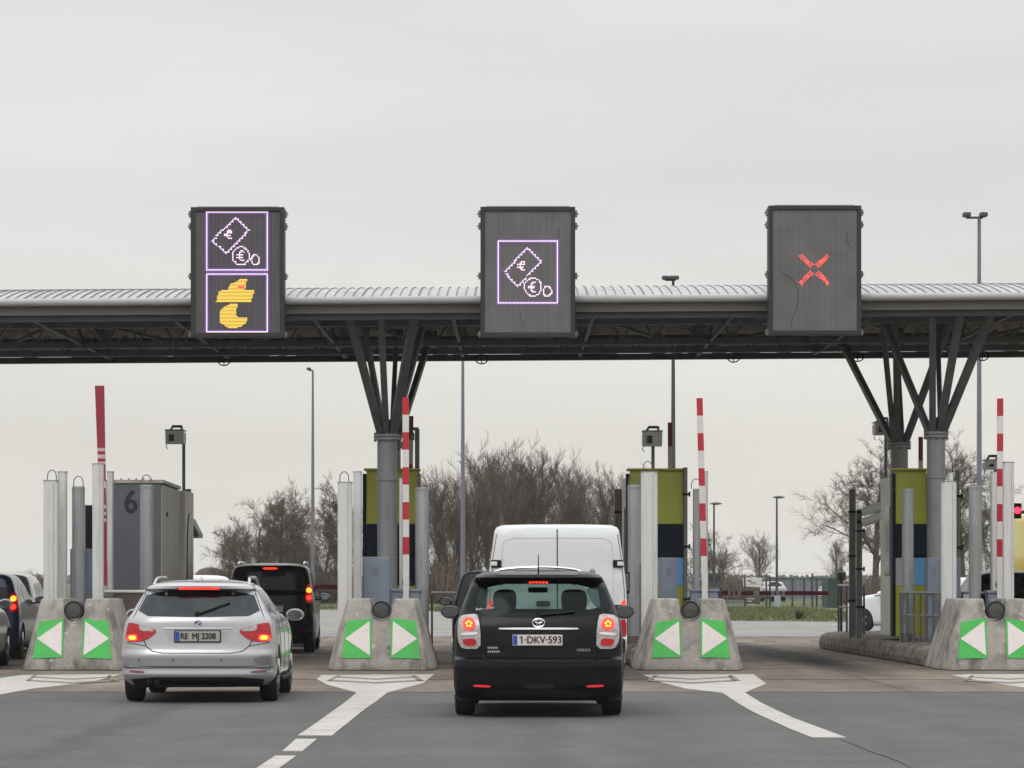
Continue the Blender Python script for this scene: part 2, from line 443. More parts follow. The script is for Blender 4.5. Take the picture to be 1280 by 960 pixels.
def seats(root, rows, ztop, hw=.24):
    for y, xs in rows:
        for x in xs:
            m = MB(); m.box(x - .25, x + .25, y - .09, y + .06, .5, ztop - .28)
            st = m.build("seat", M['seat'], root, bevel=.05, seg=3)
            h = MB(); h.prism_y([(x - hw / 2 + (hw / 2) * (1 + math.copysign(abs(math.cos(t * math.pi / 10)) ** .6, math.cos(t * math.pi / 10))), ztop - .12 + .12 * math.copysign(abs(math.sin(t * math.pi / 10)) ** .6, math.sin(t * math.pi / 10))) for t in range(20)], y - .09, y + .02); h.tube((x - .05, y - .03, ztop - .32), (x - .05, y - .03, ztop - .2), .008); h.tube((x + .05, y - .03, ztop - .32), (x + .05, y - .03, ztop - .2), .008)
            h.build("headrest", M['seat'], st, bevel=.025, seg=3)
def wiper(root, B, a, b, name="wiper"):
    f = rearfn(B); n = 6
    m = MB().path([f(a[0] + (b[0] - a[0]) * i / n, a[1] + (b[1] - a[1]) * i / n, .022) for i in range(n + 1)], .011, 6)
    p = Vector(f(a[0], a[1], .01)); m.lathe([(.03, -.02), (.03, .02)], p, 'y', 12)
    m.build(name, M['plastic'], root)

def _np(): pass
def numberplate(root, B, cx, cz, w, h, base, ink, band, parts):
    y = B.ry(cx, cz) - .012
    y = min(y, B.ry(cx, cz - h / 2) - .008, B.ry(cx, cz + h / 2) - .008)
    pl = MB().box(cx - w / 2, cx + w / 2, y - .006, y + .03, cz - h / 2, cz + h / 2).build("number_plate", base, root, bevel=.003)
    MB().box(cx - w / 2 + .004, cx - w / 2 + .05, y - .0075, y - .002, cz - h / 2 + .006, cz + h / 2 - .006).build("country_band", M['plateblue'], pl)
    for txt, tx, sz, sx in parts:
        text_obj(txt, sz, (cx + tx, y - .008, cz), ink, pl, sx=sx, bold=.0028)
    fr = MB(); e = .012
    fr.box(cx - w / 2 - e, cx + w / 2 + e, y - .004, y + .02, cz - h / 2 - e, cz - h / 2)
    fr.box(cx - w / 2 - e, cx + w / 2 + e, y - .004, y + .02, cz + h / 2, cz + h / 2 + e)
    fr.box(cx - w / 2 - e, cx - w / 2, y - .004, y + .02, cz - h / 2, cz + h / 2); fr.box(cx + w / 2, cx + w / 2 + e, y - .004, y + .02, cz - h / 2, cz + h / 2)
    fr.build("plate_frame", M['plastic'], pl)
    return pl

# ---- black people carrier in the centre lane
def black_mpv():
    rows = [(.17, .84, .12, 4.2, .26), (.22, .875, .04, 4.38, .28), (.32, .888, .0, 4.43, .30), (.52, .893, 0, 4.44, .32), (.60, .893, .012, 4.44, .32), (.63, .890, .065, 4.43, .32),
            (.80, .888, .08, 4.35, .32), (.94, .878, .10, 4.15, .32), (1.02, .855, .13, 3.85, .32), (1.07, .835, .16, 3.5, .31), (1.14, .815, .20, 3.25, .30), (1.26, .765, .27, 2.98, .30),
            (1.36, .725, .33, 2.7, .28), (1.415, .70, .36, 2.55, .28), (1.43, .69, .24, 2.5, .28), (1.46, .672, .21, 2.4, .28), (1.49, .64, .24, 2.3, .29), (1.515, .57, .36, 2.2, .31), (1.535, .38, .62, 2.05, .33), (1.548, .22, .9, 1.9, .3)]
    B = Body(rows, p=3.5)
    gr = smooth_poly([(-.66, 1.09), (.66, 1.09), (.62, 1.39), (-.62, 1.39)], 1)
    outer = smooth_poly([(-.785, 1.10), (-.5, 1.055), (0, 1.035), (.5, 1.055), (.785, 1.10), (.695, 1.41), (-.695, 1.41)], 1)
    gs = [smooth_poly([(.85, 1.1), (1.35, 1.06), (1.35, 1.38), (.95, 1.34)]), smooth_poly([(1.42, 1.05), (2.2, 1.03), (2.1, 1.39), (1.42, 1.39)]), smooth_poly([(2.28, 1.03), (3.2, 1.03), (2.65, 1.32), (2.2, 1.38)])]
    root, body = car_base("black_car", "black people carrier with lit brake lights and white plate 1-DKV-593 in the centre lane", "car", B, M['black'], (.80, 3.55), .325,
        (gr, outer), gs, smooth_poly([(-.62, 1.1), (.62, 1.1), (.52, 1.4), (-.52, 1.4)]), hollow=3.3, mirrors=(2.95, 1.07))
    f = rearfn(B)
    # windows edge and interior
    seats(root, [(1.15, (-.36, .40)), (2.0, (-.36, .38))], 1.33, .25)
    MB().box(-.7, .7, .35, .85, .6, .98).build("parcel_shelf", M['interior'], root, bevel=.03)
    MB().box(-.7, .7, 2.9, 3.28, .6, 1.03).build("dashboard", M['interior'], root, bevel=.05)
    MB().box(-.11, .11, 2.55, 2.58, 1.29, 1.35).build("rear_view_mirror", M['interior'], root, bevel=.01)
    # lights
    for s in (-1, 1):
        shp = [(.605, .715), (.80, .71), (.845, .80), (.85, .93), (.83, 1.06), (.645, 1.085), (.62, 1.0), (.605, .88)]
        base = smooth_poly(shp, 1)
        if s < 0: base = mirx(base)
        tl = patch(base, f, .010, .05, 4).build("tail_light", M['clearlens'], root, smooth=True)
        patch(circ(s * .728, .975, .068, 22), f, .022, .04, 3).build("brake_lamp", M['redlit'], tl, smooth=True)
        star = [(s * .728 + (.048 if i % 2 == 0 else .020) * math.sin(math.pi * i / 5), .975 + (.048 if i % 2 == 0 else .020) * math.cos(math.pi * i / 5)) for i in range(10)][::-1]
        for i in range(5):
            a = 2 * math.pi * i / 5
            patch(circ(s * .728 + .027 * math.sin(a), .975 + .027 * math.cos(a), .013, 10), f, .030, .02, 1).build("lamp_bulb", M['amberlit'], tl)
        lo = smooth_poly([(.65, .745), (.775, .745), (.80, .815), (.655, .825)], 1)
        patch(lo if s > 0 else mirx(lo), f, .020, .04, 3).build("reflector", M['redlens'], tl, smooth=True)
        q = smooth_poly([(.635, .862), (.81, .85), (.81, .88), (.635, .89)], 1)
        patch(q if s > 0 else mirx(q), f, .018, .04, 3).build("reversing_lamp", M['chrome'], tl, smooth=True)
        rl = smooth_poly([(.50, .312), (.68, .318), (.68, .342), (.50, .336)], 1)
        patch(rl if s > 0 else mirx(rl), f, .01, .03, 3).build("bumper_reflector", M['redglow'], root, smooth=True)
        r = MB(); pts = [(s * (.585 - .10 * (i / 8) ** 2 * 0), .55 + i * .24, 1.50 + .055 * math.sin(math.pi * min(1, .12 + i / 8.5))) for i in range(9)]
        r.path(pts, .017, 8); r.build("roof_rail", M['chrome'], root, smooth=True)
    pts = [(-.61, 1.03), (-.60, .70), (-.56, .60), (-.45, .575), (.45, .575), (.56, .60), (.60, .70), (.61, 1.03)]
    rline(B, pts, .007).build("hatch_gap", M['dark'], root)
    rline(B, [(-.78, .655), (-.6, .645), (.6, .645), (.78, .655)], .005).build("bumper_gap", M['dark'], root)
    m = patch(smooth_poly([(-.42, .915), (.42, .915), (.41, .935), (-.41, .935)], 1), f, .02, .04, 6); m.build("chrome_strip", M['chrome'], root, smooth=True)
    patch(smooth_poly([(-.36, .70), (.36, .70), (.40, .905), (-.40, .905)], 1), f, .003, .01, 6).build("plate_recess", M['darkpaint'], root, smooth=True)
    # emblem: three ovals
    y = B.ry(0, .985) - .015; em = MB()
    def ell(cx, cz, a, b, r=.0052):
        P = [(cx + a * math.cos(t * math.pi / 12), y, cz + b * math.sin(t * math.pi / 12)) for t in range(25)]; em.path(P, r, 6)
    ell(0, .985, .064, .044, .006); ell(0, .985, .017, .042); ell(0, 1.002, .042, .020)
    em.build("emblem", M['chrome'], root, smooth=True)
    numberplate(root, B, -.01, .805, .52, .112, M['plate'], M['inkred'], None, [("1·DKV·593", .033, .104, .94)])
    pl_ = [c for c in root.children if c.name.startswith('number_plate')][0]
    yy = B.ry(0, .805) - .02
    MB().beam((-.181, yy, .842), (-.197, yy, .826), .006, .010).build('digit_flag', M['inkred'], pl_)
    MB().path([(-.50 + i * .1, .60 + .05 * abs(i - 5) * .3, 1.50 + .075 * (1 - ((i - 5) / 5) ** 2) ** .5 * .9) for i in range(11)], .013, 8).build('roof_bar', M['chrome'], root, smooth=True)
    text_obj("VERSO", .038, (.47, B.ry(.47, .70) - .006, .70), M['chrome'], root, sx=1.3)
    b = MB()
    for k, (zz, ww) in enumerate(((.715, .11), (.675, .13))):
        for i in range(6): b.box(-.53 + i * ww / 6 * 1.0, -.53 + i * ww / 6 + ww / 9, B.ry(-.45, zz) - .008, B.ry(-.45, zz) + .02, zz, zz + .02)
    b.build("badge", M['chrome'], root)
    s_ = MB()
    for i in range(5): s_.box(-.655 + i * .024, -.640 + i * .024, B.ry(-.62, 1.13) - .012, B.ry(-.62, 1.13), 1.115, 1.14 - .006 * (i % 2))
    s_.build("window_sticker", M['bwhite'], root)
    # high brake light and bumper insert
    sp = patch(smooth_poly([(-.13, 1.388), (.13, 1.388), (.12, 1.425), (-.12, 1.425)], 1), f, .06, .09, 4).build("high_brake_light", M['plastic'], root, smooth=True)
    lt = MB()
    for i in range(6): lt.lathe([(.013, -.004), (.013, .01)], (-.088 + i * .035, B.ry(0, 1.41) - .064, 1.407), 'y', 10)
    lt.build("led_row", M['redlit'], sp)
    patch(smooth_poly([(-.5, .17), (.5, .17), (.62, .285), (-.62, .285)], 1), f, .004, .03, 6).build("bumper_insert", M['plastic'], root, smooth=True)
    patch(smooth_poly([(-.16, .30), (.16, .30), (.17, .35), (-.17, .35)], 1), f, .008, .03, 3).build("tow_cover", M['plastic'], root, smooth=True)
    wiper(root, B, (.0, 1.065), (.38, 1.10))
    MB().tube((0, .45, 1.51), (0, .33, 1.70), .008, .004).build("antenna", M['plastic'], root)
    return root

def silver_estate():
    rows = [(.20, .80, .12, 4.3, .3), (.27, .87, .03, 4.45, .33), (.33, .893, .01, 4.5, .36), (.40, .902, .025, 4.52, .38), (.43, .905, .0, 4.52, .38), (.55, .908, .0, 4.52, .38), (.62, .906, .03, 4.5, .38), (.75, .90, .06, 4.4, .37), (.88, .885, .085, 4.15, .36),
            (.95, .865, .10, 3.85, .36), (1.0, .835, .125, 3.45, .35), (1.03, .81, .15, 3.2, .34), (1.12, .765, .23, 2.98, .33), (1.24, .70, .33, 2.7, .32), (1.30, .665, .37, 2.52, .32), (1.33, .645, .30, 2.45, .32),
            (1.36, .61, .30, 2.35, .33), (1.39, .55, .38, 2.25, .34), (1.412, .46, .52, 2.1, .34), (1.428, .34, .75, 1.95, .32), (1.436, .18, 1.0, 1.8, .3)]
    B = Body(rows); f = rearfn(B)
    outer = smooth_poly([(-.735, 1.015), (0, 1.0), (.735, 1.015), (.61, 1.312), (-.61, 1.312)], 1)
    gr = smooth_poly([(-.58, 1.04), (.58, 1.04), (.50, 1.28), (-.50, 1.28)])
    gs = [smooth_poly([(.62, 1.06), (1.15, 1.03), (1.15, 1.29), (.85, 1.27)]), smooth_poly([(1.22, 1.02), (2.0, 1.0), (1.95, 1.30), (1.22, 1.30)]), smooth_poly([(2.07, 1.0), (2.95, 1.0), (2.45, 1.25), (2.05, 1.29)])]
    root, body = car_base("silver_car", "silver estate car with a wiper across its rear window and plate RE-MJ 2208", "car", B, M['silver'], (.80, 3.56), .318,
        (gr, outer), gs, smooth_poly([(-.6, 1.06), (.6, 1.06), (.5, 1.3), (-.5, 1.3)]), hollow=3.1, mirrors=(2.75, 1.0), side_refl=glass('side_glass_bright', (.35, .37, .38), refl=1.6), rearglass=glass("grey_rear_glass", (.20, .22, .22), refl=.9))
    seats(root, [(1.1, (-.38, .38)), (1.95, (-.38, .38))], 1.16)
    MB().box(-.7, .7, .35, .95, .6, .93).build("load_cover", M['interior'], root, bevel=.03)
    MB().box(-.7, .7, 2.8, 3.08, .6, .98).build("dashboard", M['interior'], root, bevel=.05)
    for s in (-1, 1):
        shp = smooth_poly([(.86, .71), (.66, .712), (.56, .755), (.475, .83), (.52, .868), (.64, .90), (.79, .935), (.83, .93)][::-1], 1)
        tl = patch(shp if s > 0 else mirx(shp), f, .009, .05, 5).build("tail_light", M['redlens'], root, smooth=True)
        q = smooth_poly([(.50, .832), (.68, .838), (.69, .915), (.54, .872)], 1)
        patch(q if s > 0 else mirx(q), f, .017, .03, 4).build("reversing_lamp", M['clearlens'], tl, smooth=True)
        q = smooth_poly([(.70, .722), (.84, .722), (.835, .79), (.71, .80)], 1)
        patch(q if s > 0 else mirx(q), f, .017, .03, 4).build("brake_lamp", M['redlit'], tl, smooth=True)
        q = smooth_poly([(.72, .735), (.81, .735), (.81, .782), (.73, .785)], 1)
        patch(q if s > 0 else mirx(q), f, .024, .03, 3).build("lamp_bulb", M['amberlit'], tl, smooth=True)
        r = MB(); P = []
        for i in range(13):
            t = i / 12; P.append((s * (.565 - .03 * math.sin(math.pi * t)), .55 + 1.9 * t, 1.345 + .115 * min(1, math.sin(math.pi * t) * 1.7)))
        r.path(P, .018, 8); r.build("roof_rail", M['silver'], root, smooth=True)
        for yy in (1.35, 2.25):
            MB().path([(s * (B.sx(yy, .86) + .025), yy, .86), (s * (B.sx(yy, .86) + .032), yy + .1, .865), (s * (B.sx(yy, .86) + .02), yy + .2, .865)], .014, 8).build("door_handle", M['silver'], root, smooth=True)
        lines = MB()
        for yy in (1.18, 2.04, 2.95):
            m = rline(B, [(yy, .35), (yy, .98)], .005, sidefn(B, s)); lines.add(m.v, m.f)
        lines.build("door_gap", M['dark'], root)
        mm = rline(B, [(.45, .80), (3.6, .83)], .006, sidefn(B, s), .15); mm.build("body_crease", M['silver'], root)
        MB().path([(s * .9, .95 + .37, .25), (s * .905, 2.2, .24), (s * .9, 3.1, .25)], .03, 8).build("side_skirt", M['plastic'], root)
    rline(B, [(-.665, .86), (-.66, .80), (-.60, .66), (-.52, .60), (-.40, .58), (.40, .58), (.52, .60), (.60, .66), (.66, .80), (.665, .86)], .006).build("hatch_gap", M['dark'], root)
    patch(smooth_poly([(-.32, .68), (.32, .68), (.40, .86), (-.40, .86)], 1), f, -.0, .02, 6).build("plate_recess", mat("silver_recess_shade", (.30, .30, .31), .4, .5, coat=.5), root, smooth=True)  # flush patch; the darker silver paints the shade of the recess
    rline(B, [(-.40, .865), (.40, .865)], .010).build("grab_strip", M['silver'], root)
    y = B.ry(0, .925) - .012
    rd = MB().lathe([(.042, -.004), (.042, .03)], (0, y, .925), 'y', 24).build("roundel", M['plastic'], root)
    q = MB()
    for a0 in (0, math.pi):
        q.add([(0, y - .006, .925)] + [(.026 * math.cos(a0 + t * math.pi / 12), y - .006, .925 + .026 * math.sin(a0 + t * math.pi / 12)) for t in range(7)], [tuple(range(8))])
    q.build("roundel_quarter", M['bwhite'], rd)
    q = MB()
    for a0 in (math.pi / 2, 3 * math.pi / 2):
        q.add([(0, y - .006, .925)] + [(.026 * math.cos(a0 + t * math.pi / 12), y - .006, .925 + .026 * math.sin(a0 + t * math.pi / 12)) for t in range(7)], [tuple(range(8))])
    q.build("roundel_quarter", M['plateblue'], rd)
    MB().path([(.036 * math.cos(t * math.pi / 12), y - .006, .925 + .036 * math.sin(t * math.pi / 12)) for t in range(25)], .004, 6).build("roundel_ring", M['chrome'], rd)
    numberplate(root, B, 0, .775, .52, .118, M['plateg'], M['ink'], None, [("RE", -.155, .098, .86), ("MJ 2208", .075, .098, .86)])
    for s in (-1, 1):
        rline(B, [(s * .765, .985), (s * .745, 1.03), (s * .655, 1.25), (s * .635, 1.325)], .005).build("pillar_gap", M['dark'], root)
        rline(B, [(s * .60, .66), (s * .82, .70), (s * .885, .705)], .005).build("bumper_gap", M['dark'], root)
        for xs in (.28, .68):
            MB().lathe([(.018, -.004), (.018, .02)], (s * xs, B.ry(xs, .50) - .004, .50), 'y', 12).build("parking_sensor", mat("sensor_grey", (.14, .14, .145), .4), root)
        q = smooth_poly([(.62, .345), (.80, .355), (.80, .38), (.62, .372)], 1)
        patch(q if s > 0 else mirx(q), f, .006, .03, 3).build("bumper_reflector", mat("dull_reflector", (.16, .02, .02), .4), root)
    hb = patch(smooth_poly([(-.26, 1.316), (.25, 1.316), (.25, 1.345), (-.26, 1.345)], 1), f, .012, .03, 5).build("high_brake_light", M['redlens'], root, smooth=True)
    lt = MB()
    for i in range(15): lt.box(-.235 + i * .032, -.212 + i * .032, B.ry(0, 1.33) - .016, B.ry(0, 1.33), 1.318, 1.342)
    lt.build("led_row", M['redlit'], hb)
    patch(smooth_poly([(-.74, .18), (.74, .18), (.78, .30), (-.78, .30)], 1), f, .006, .03, 6).build("bumper_insert", M['plastic'], root, smooth=True)
    rline(B, [(-.82, .425), (-.4, .40), (.4, .40), (.82, .425)], .006).build("bumper_crease", mat("silver_shade", (.3, .3, .3), .4, .5), root)
    e = MB(); e.tube((-.47, -.0, .245), (-.47, .5, .245), .032, n=14); e.tube((-.56, -.0, .245), (-.56, .5, .245), .032, n=14); e.build("exhaust_pipe", M['dark'], root)
    MB().box(-.68, -.30, .3, .7, .17, .30).build("silencer", M['dark'], root, bevel=.05)
    wiper(root, B, (-.01, 1.03), (.36, 1.165))
    MB().prism_x([(.55, 1.425), (.75, 1.43), (.60, 1.47)], -.012, .012).build("roof_fin", M['silver'], root, bevel=.006)
    return root

def simple_car(name, label, cat, paint, H=1.45, W=.88, Lc=4.2, boxy=0.0, glassz=(.98, 1.30), lights='low', hbl=True, wr=.31, mirror_paint=None, rails=False, rearp=None):
    k = H / 1.45; b = boxy
    rows = [(.20, W - .08, .12, Lc - .2, .3), (.28, W - .02, .02, Lc - .05, .32), (.55 * k, W, .0, Lc, .33), (.62 * k, W, .04, Lc, .33), (.85 * k, W - .01, .07, Lc - .25, .32), (.95 * k, W - .03, .09, Lc - .6, .32),
            (1.0 * k, W - .06 + .02 * b, .12, Lc - .95, .3), (1.12 * k, W - .12 + .06 * b, .2 - .07 * b, Lc - 1.3, .28), (1.30 * k, W - .20 + .10 * b, .34 - .18 * b, Lc - 1.75, .26), (1.36 * k, W - .24 + .11 * b, .36 - .18 * b, Lc - 1.9, .26),
            (1.41 * k, W - .33 + .14 * b, .42 - .18 * b, Lc - 2.1, .28), (1.44 * k, W - .50 + .1 * b, .62, Lc - 2.3, .28), (1.45 * k, .2, .95, Lc - 2.5, .25)]
    B = Body(rows, levels=34); z0, z1 = glassz; f = rearfn(B)
    w0 = B.at(z0 + .02, 1) - .10; w1 = B.at(z1, 1) - .07
    rg = smooth_poly([(-w0, z0), (w0, z0), (w1, z1), (-w1, z1)], 2)
    zt = z1 + .01
    gs = [smooth_poly([(.65, z0 + .03), (1.2, z0 + .01), (1.2, zt), (.85, zt - .02)]), smooth_poly([(1.28, z0), (2.05, z0 - .01), (1.98, zt), (1.28, zt)]), smooth_poly([(2.12, z0 - .01), (Lc - 1.05, z0), (Lc - 1.75, zt - .06), (2.1, zt)])]
    root, body = car_base(name, label, cat, B, paint, (.78, Lc - .85), wr, (rg, rg), gs, smooth_poly([(-w0 + .05, z0 + .08), (w0 - .05, z0 + .08), (w1, z1), (-w1, z1)]), mirrors=(Lc - 1.5, z0 + .06), mirror_paint=mirror_paint)
    for s in (-1, 1):
        if not lights: break
        if lights == 'low': q = [(W - .27, .78 * k), (W - .035, .77 * k), (W - .045, .93 * k), (W - .25, .92 * k)]; c = (W - .14, .85 * k)
        else: q = [(W - .17, .80 * k), (W - .02, .80 * k), (W - .05, 1.10 * k), (W - .17, 1.10 * k)]; c = (W - .105, .95 * k)
        q = smooth_poly(q, 1)
        tl = patch(q if s > 0 else mirx(q), f, .01, .04, 4).build("tail_light", M['redlens'], root, smooth=True)
        if lights == 'low': patch(circ(s * c[0], c[1], .05, 16), f, .02, .03, 2).build("brake_lamp", M['redlit'], tl, smooth=True)
        else:
            patch(circ(s * c[0], c[1] + .07, .052, 16), f, .02, .03, 2).build("brake_lamp", M['amberlit'], tl, smooth=True)
            patch(circ(s * c[0], c[1] - .075, .052, 16), f, .02, .03, 2).build("brake_lamp", M['redlit'], tl, smooth=True)
        if rails:
            MB().path([(s * (W - .34 + .14 * b), .45 + i * .25, H - .03 + .05 * min(1, 1.6 * math.sin(math.pi * (i / 9)))) for i in range(10)], .018, 8).build("roof_rail", M['chrome'], root, smooth=True)
    if hbl: patch(smooth_poly([(-.14, 1.345 * k), (.14, 1.345 * k), (.14, 1.375 * k), (-.14, 1.375 * k)], 1), f, .012, .03, 3).build("high_brake_light", M['redlit'], root, smooth=True)
    patch([(-.26, .66 * k), (.26, .66 * k), (.26, .76 * k), (-.26, .76 * k)], f, .012, .03, 2).build("number_plate", M['plate'], root)
    patch(smooth_poly([(-.6, .21), (.6, .21), (.66, .32), (-.66, .32)], 1), f, .005, .03, 5).build("bumper_insert", M['plastic'], root, smooth=True)
    rline(B, [(-.60, .92 * k), (-.58, .66 * k), (-.5, .6 * k), (.5, .6 * k), (.58, .66 * k), (.60, .92 * k)], .006).build("hatch_gap", M['dark'], root)
    return root, B

def van(name, label, cat, paint, H=2.25, Lc=5.3, lower=None):
    k = H / 2.25
    rows = [(.34, .93, .10, Lc - .1, .14), (.40, .98, .02, Lc, .15), (.60, 1.0, .0, Lc, .16), (.62, 1.0, .05, Lc, .16), (1.05, 1.0, .05, Lc - .15, .16), (1.2, .995, .055, Lc - .55, .16), (1.35 * k, .985, .06, Lc - .95, .16), (1.7 * k, .95, .08, Lc - 1.3, .16),
            (1.95 * k, .915, .095, Lc - 1.55, .17), (2.08 * k, .90, .11, Lc - 1.75, .18), (2.15 * k, .892, .13, Lc - 1.9, .19), (2.20 * k, .865, .15, Lc - 2.0, .21), (2.235 * k, .79, .22, Lc - 2.2, .26), (2.25 * k, .45, .55, Lc - 2.5, .3)]
    B = Body(rows, p=5.0, cf=.6, levels=40); f = rearfn(B)
    root, body = car_base(name, label, cat, B, paint, (.95, Lc - .95), .34, None, [smooth_poly([(Lc - 2.3, 1.28), (Lc - 1.25, 1.22), (Lc - 1.75, 1.75 * k), (Lc - 2.3, 1.8 * k)])], smooth_poly([(-.8, 1.3), (.8, 1.3), (.72, 1.85 * k), (-.72, 1.85 * k)]))
    rline(B, [(0, .64), (0, 2.17 * k)], .009).build("door_gap", M['dark'], root)
    rline(B, [(-.93, .64), (.93, .64)], .008).build("bumper_gap", M['dark'], root)
    for s in (-1, 1):
        q = [(.0, 2.05 * k), (.62, 2.045 * k)] + smooth_poly([(.66, 2.04 * k), (.765, 2.0 * k), (.79, 1.88 * k)], 2, False) + [(.80, 1.35), (.80, .75)]
        rim = rline(B, [(s * x, z) for x, z in q], .007)
        rim.build("door_panel", mat("panel_shade", (.50, .515, .53), .5), root)
        rline(B, [(s * .965, .7), (s * .955, 1.3), (s * .91, 1.8 * k), (s * .86, 2.1 * k)], .006).build("door_edge_gap", M['dark'], root)
        for zz in (1.02, 1.66):
            y = B.ry(s * .84, zz)
            h = MB().box(s * .87 - .075, s * .87 + .075, y - .035, y + .03, zz - .055, zz + .055).build("hinge", M['plastic'], root, bevel=.015)
            MB().box(s * .90 - .045, s * .90 + .045, y - .045, y + .02, zz - .03, zz + .03).build("hinge_cap", paint, h, bevel=.01)
        y = B.ry(s * .93, .9)
        q = smooth_poly([(.885, .62), (.992, .62), (.988, .86), (.885, .86)], 1); tl = patch(q if s > 0 else mirx(q), f, .015, .04, 3).build("tail_light", M['redlens'], root, smooth=True)
        q = smooth_poly([(.885, .87), (.986, .87), (.984, .96), (.885, .96)], 1); patch(q if s > 0 else mirx(q), f, .015, .04, 3).build("reversing_lamp", M['clearlens'], tl, smooth=True)
        q = smooth_poly([(.885, .97), (.984, .97), (.975, 1.16), (.93, 1.13), (.885, 1.02)], 1); patch(q if s > 0 else mirx(q), f, .015, .04, 3).build("brake_lamp", M['redlit'], tl, smooth=True)
        m = MB().box(s * 1.12 - .085, s * 1.12 + .085, Lc - 1.42, Lc - 1.28, 1.22, 1.56); m.beam((s * .93, Lc - 1.35, 1.25), (s * 1.1, Lc - 1.35, 1.3), .06, .05)
        mo = m.build("wing_mirror", M['plastic'], root, bevel=.05, seg=3)
        MB().box(s * 1.12 - .065, s * 1.12 + .065, Lc - 1.424, Lc - 1.418, 1.26, 1.52).build("mirror_glass", M['mirror'], mo, bevel=.02)
    MB().box(-.97, .97, -.06, .12, .38, .60).build("bumper", M['plastic'], root, bevel=.04, seg=3)
    MB().box(-.30, -.10, B.ry(0, 1.1) - .03, B.ry(0, 1.1) + .01, 1.05, 1.13).build("door_handle", M['plastic'], root, bevel=.02)
    MB().box(.05, .57, B.ry(.3, .8) - .02, B.ry(.3, .8) + .01, .72, .83).build("number_plate", M['plate'], root)
    return root, B

def place(root, x, y, yaw=0):
    root.location = (x, y, 0); root.rotation_euler = (0, 0, yaw)

T = .0275
place(black_mpv(), .276, 33.3, R(-.3))
place(silver_estate(), -3.66, 37.2, R(.9))
o, _ = van("white_van", "plain white panel van with windowless rear doors in front of the black people carrier", "van", M['whitepaint'], 2.23, 5.1); place(o, .645, 45.5, R(.6))
o, B = simple_car("dark_car", "dark people carrier mostly hidden ahead of the white van, its door mirror poking out", "car", M['darkpaint'], 1.60, .86, 4.4, .6, (1.0, 1.38), None, False); place(o, -.10, 51.6, R(1.2))
o, B = simple_car("black_suv", "tall black boxy car with round stacked tail lamps ahead of the silver estate", "car", M['darkpaint'], 1.76, .865, 4.3, .85, (1.02, 1.58), 'tall', rails=True); place(o, X(337, 62.5), 62.5, R(1.5))
o, B = simple_car("blue_car", "dark blue car with bright blue tailgate, cut by the left frame edge", "car", M['bluepaint'], 1.56, .88, 4.1, .6, (1.0, 1.34), 'tall'); place(o, -9.72, 57.2, R(1.5))
MBp = patch(smooth_poly([(-.58, .55), (.58, .55), (.62, .93), (-.62, .93)], 1), rearfn(B), .006, .02, 5); mo = MBp.build("tailgate_panel", M['cyanpanel']); mo.parent = o
o, B = simple_car("silver_hatchback", "silver car with dark rear window queuing just ahead of the dark blue car", "car", M['silver'], 1.58, .88, 4.2, .5, (.98, 1.36), 'low'); place(o, -10.22, 62.6, R(1.5))
o, B = simple_car("grey_hatchback", "silver grey car of which only the wing shows at the left frame edge", "car", M['silver'], 1.42, .88, 4.1, .2); place(o, X(2.5, 52) - .92, 50.2, R(1.5))
o, B = simple_car("white_hatchback", "white car seen from its side beyond the rear toll column and cream booth", "car", M['whitepaint'], 1.5, .88, 4.1, .3); place(o, 12.7, 86.5, R(52))
o, B = simple_car("charcoal_car", "dark car behind the right barrier posts with a pale streak on its roof edge", "car", M['darkpaint'], 1.62, .88, 4.3, .5, (1.0, 1.36), None, False, rails=True); place(o, 10.05, 63.5, R(1.5))
o, B = van("yellow_van", "tall yellow and lime van at the right frame edge below the red signal", "van", M['yellowpaint'], 2.9, 5.6); place(o, 12.25, 70, R(1.5))
for s in (-1, 1):
    mo = patch([(.5, .62), (4.6, .62), (4.6, 1.25), (.5, 1.25)], sidefn(B, s), .006, .02, 5).build("side_stripe", M['limepaint']); mo.parent = o
mo = patch([(-.85, .7), (.85, .7), (.85, 1.3), (-.85, 1.3)], rearfn(B), .006, .02, 5).build("door_stripe", M['limepaint']); mo.parent = o
mo = patch([(-.7, 1.72), (.7, 1.72), (.7, 1.9), (-.7, 1.9)], rearfn(B), .006, .02, 5).build("reflective_band", M['bwhite']); mo.parent = o
# small white car far behind, between the cabin and the black car
o, B = simple_car("far_white_car", "small white car roof showing between the grey cabin and the black boxy car", "car", M['whitepaint'], 1.55, .88, 4.2, .4, lights=None, hbl=False); place(o, X(254, 84), 84, R(8))
# ================================================================= ground
def sheet(name, pts, z, m, kind="structure"):
    me = bpy.data.meshes.new(name); me.from_pydata([(x, y, z) for x, y in pts], [], [tuple(range(len(pts)))]); me.materials.append(m)
    bm = bmesh.new(); bm.from_mesh(me)
    for f_ in bm.faces:
        if f_.normal.z < 0: f_.normal_flip()
    bm.to_mesh(me); bm.free()
    o = bpy.data.objects.new(name, me); link(o); o["kind"] = kind; return o

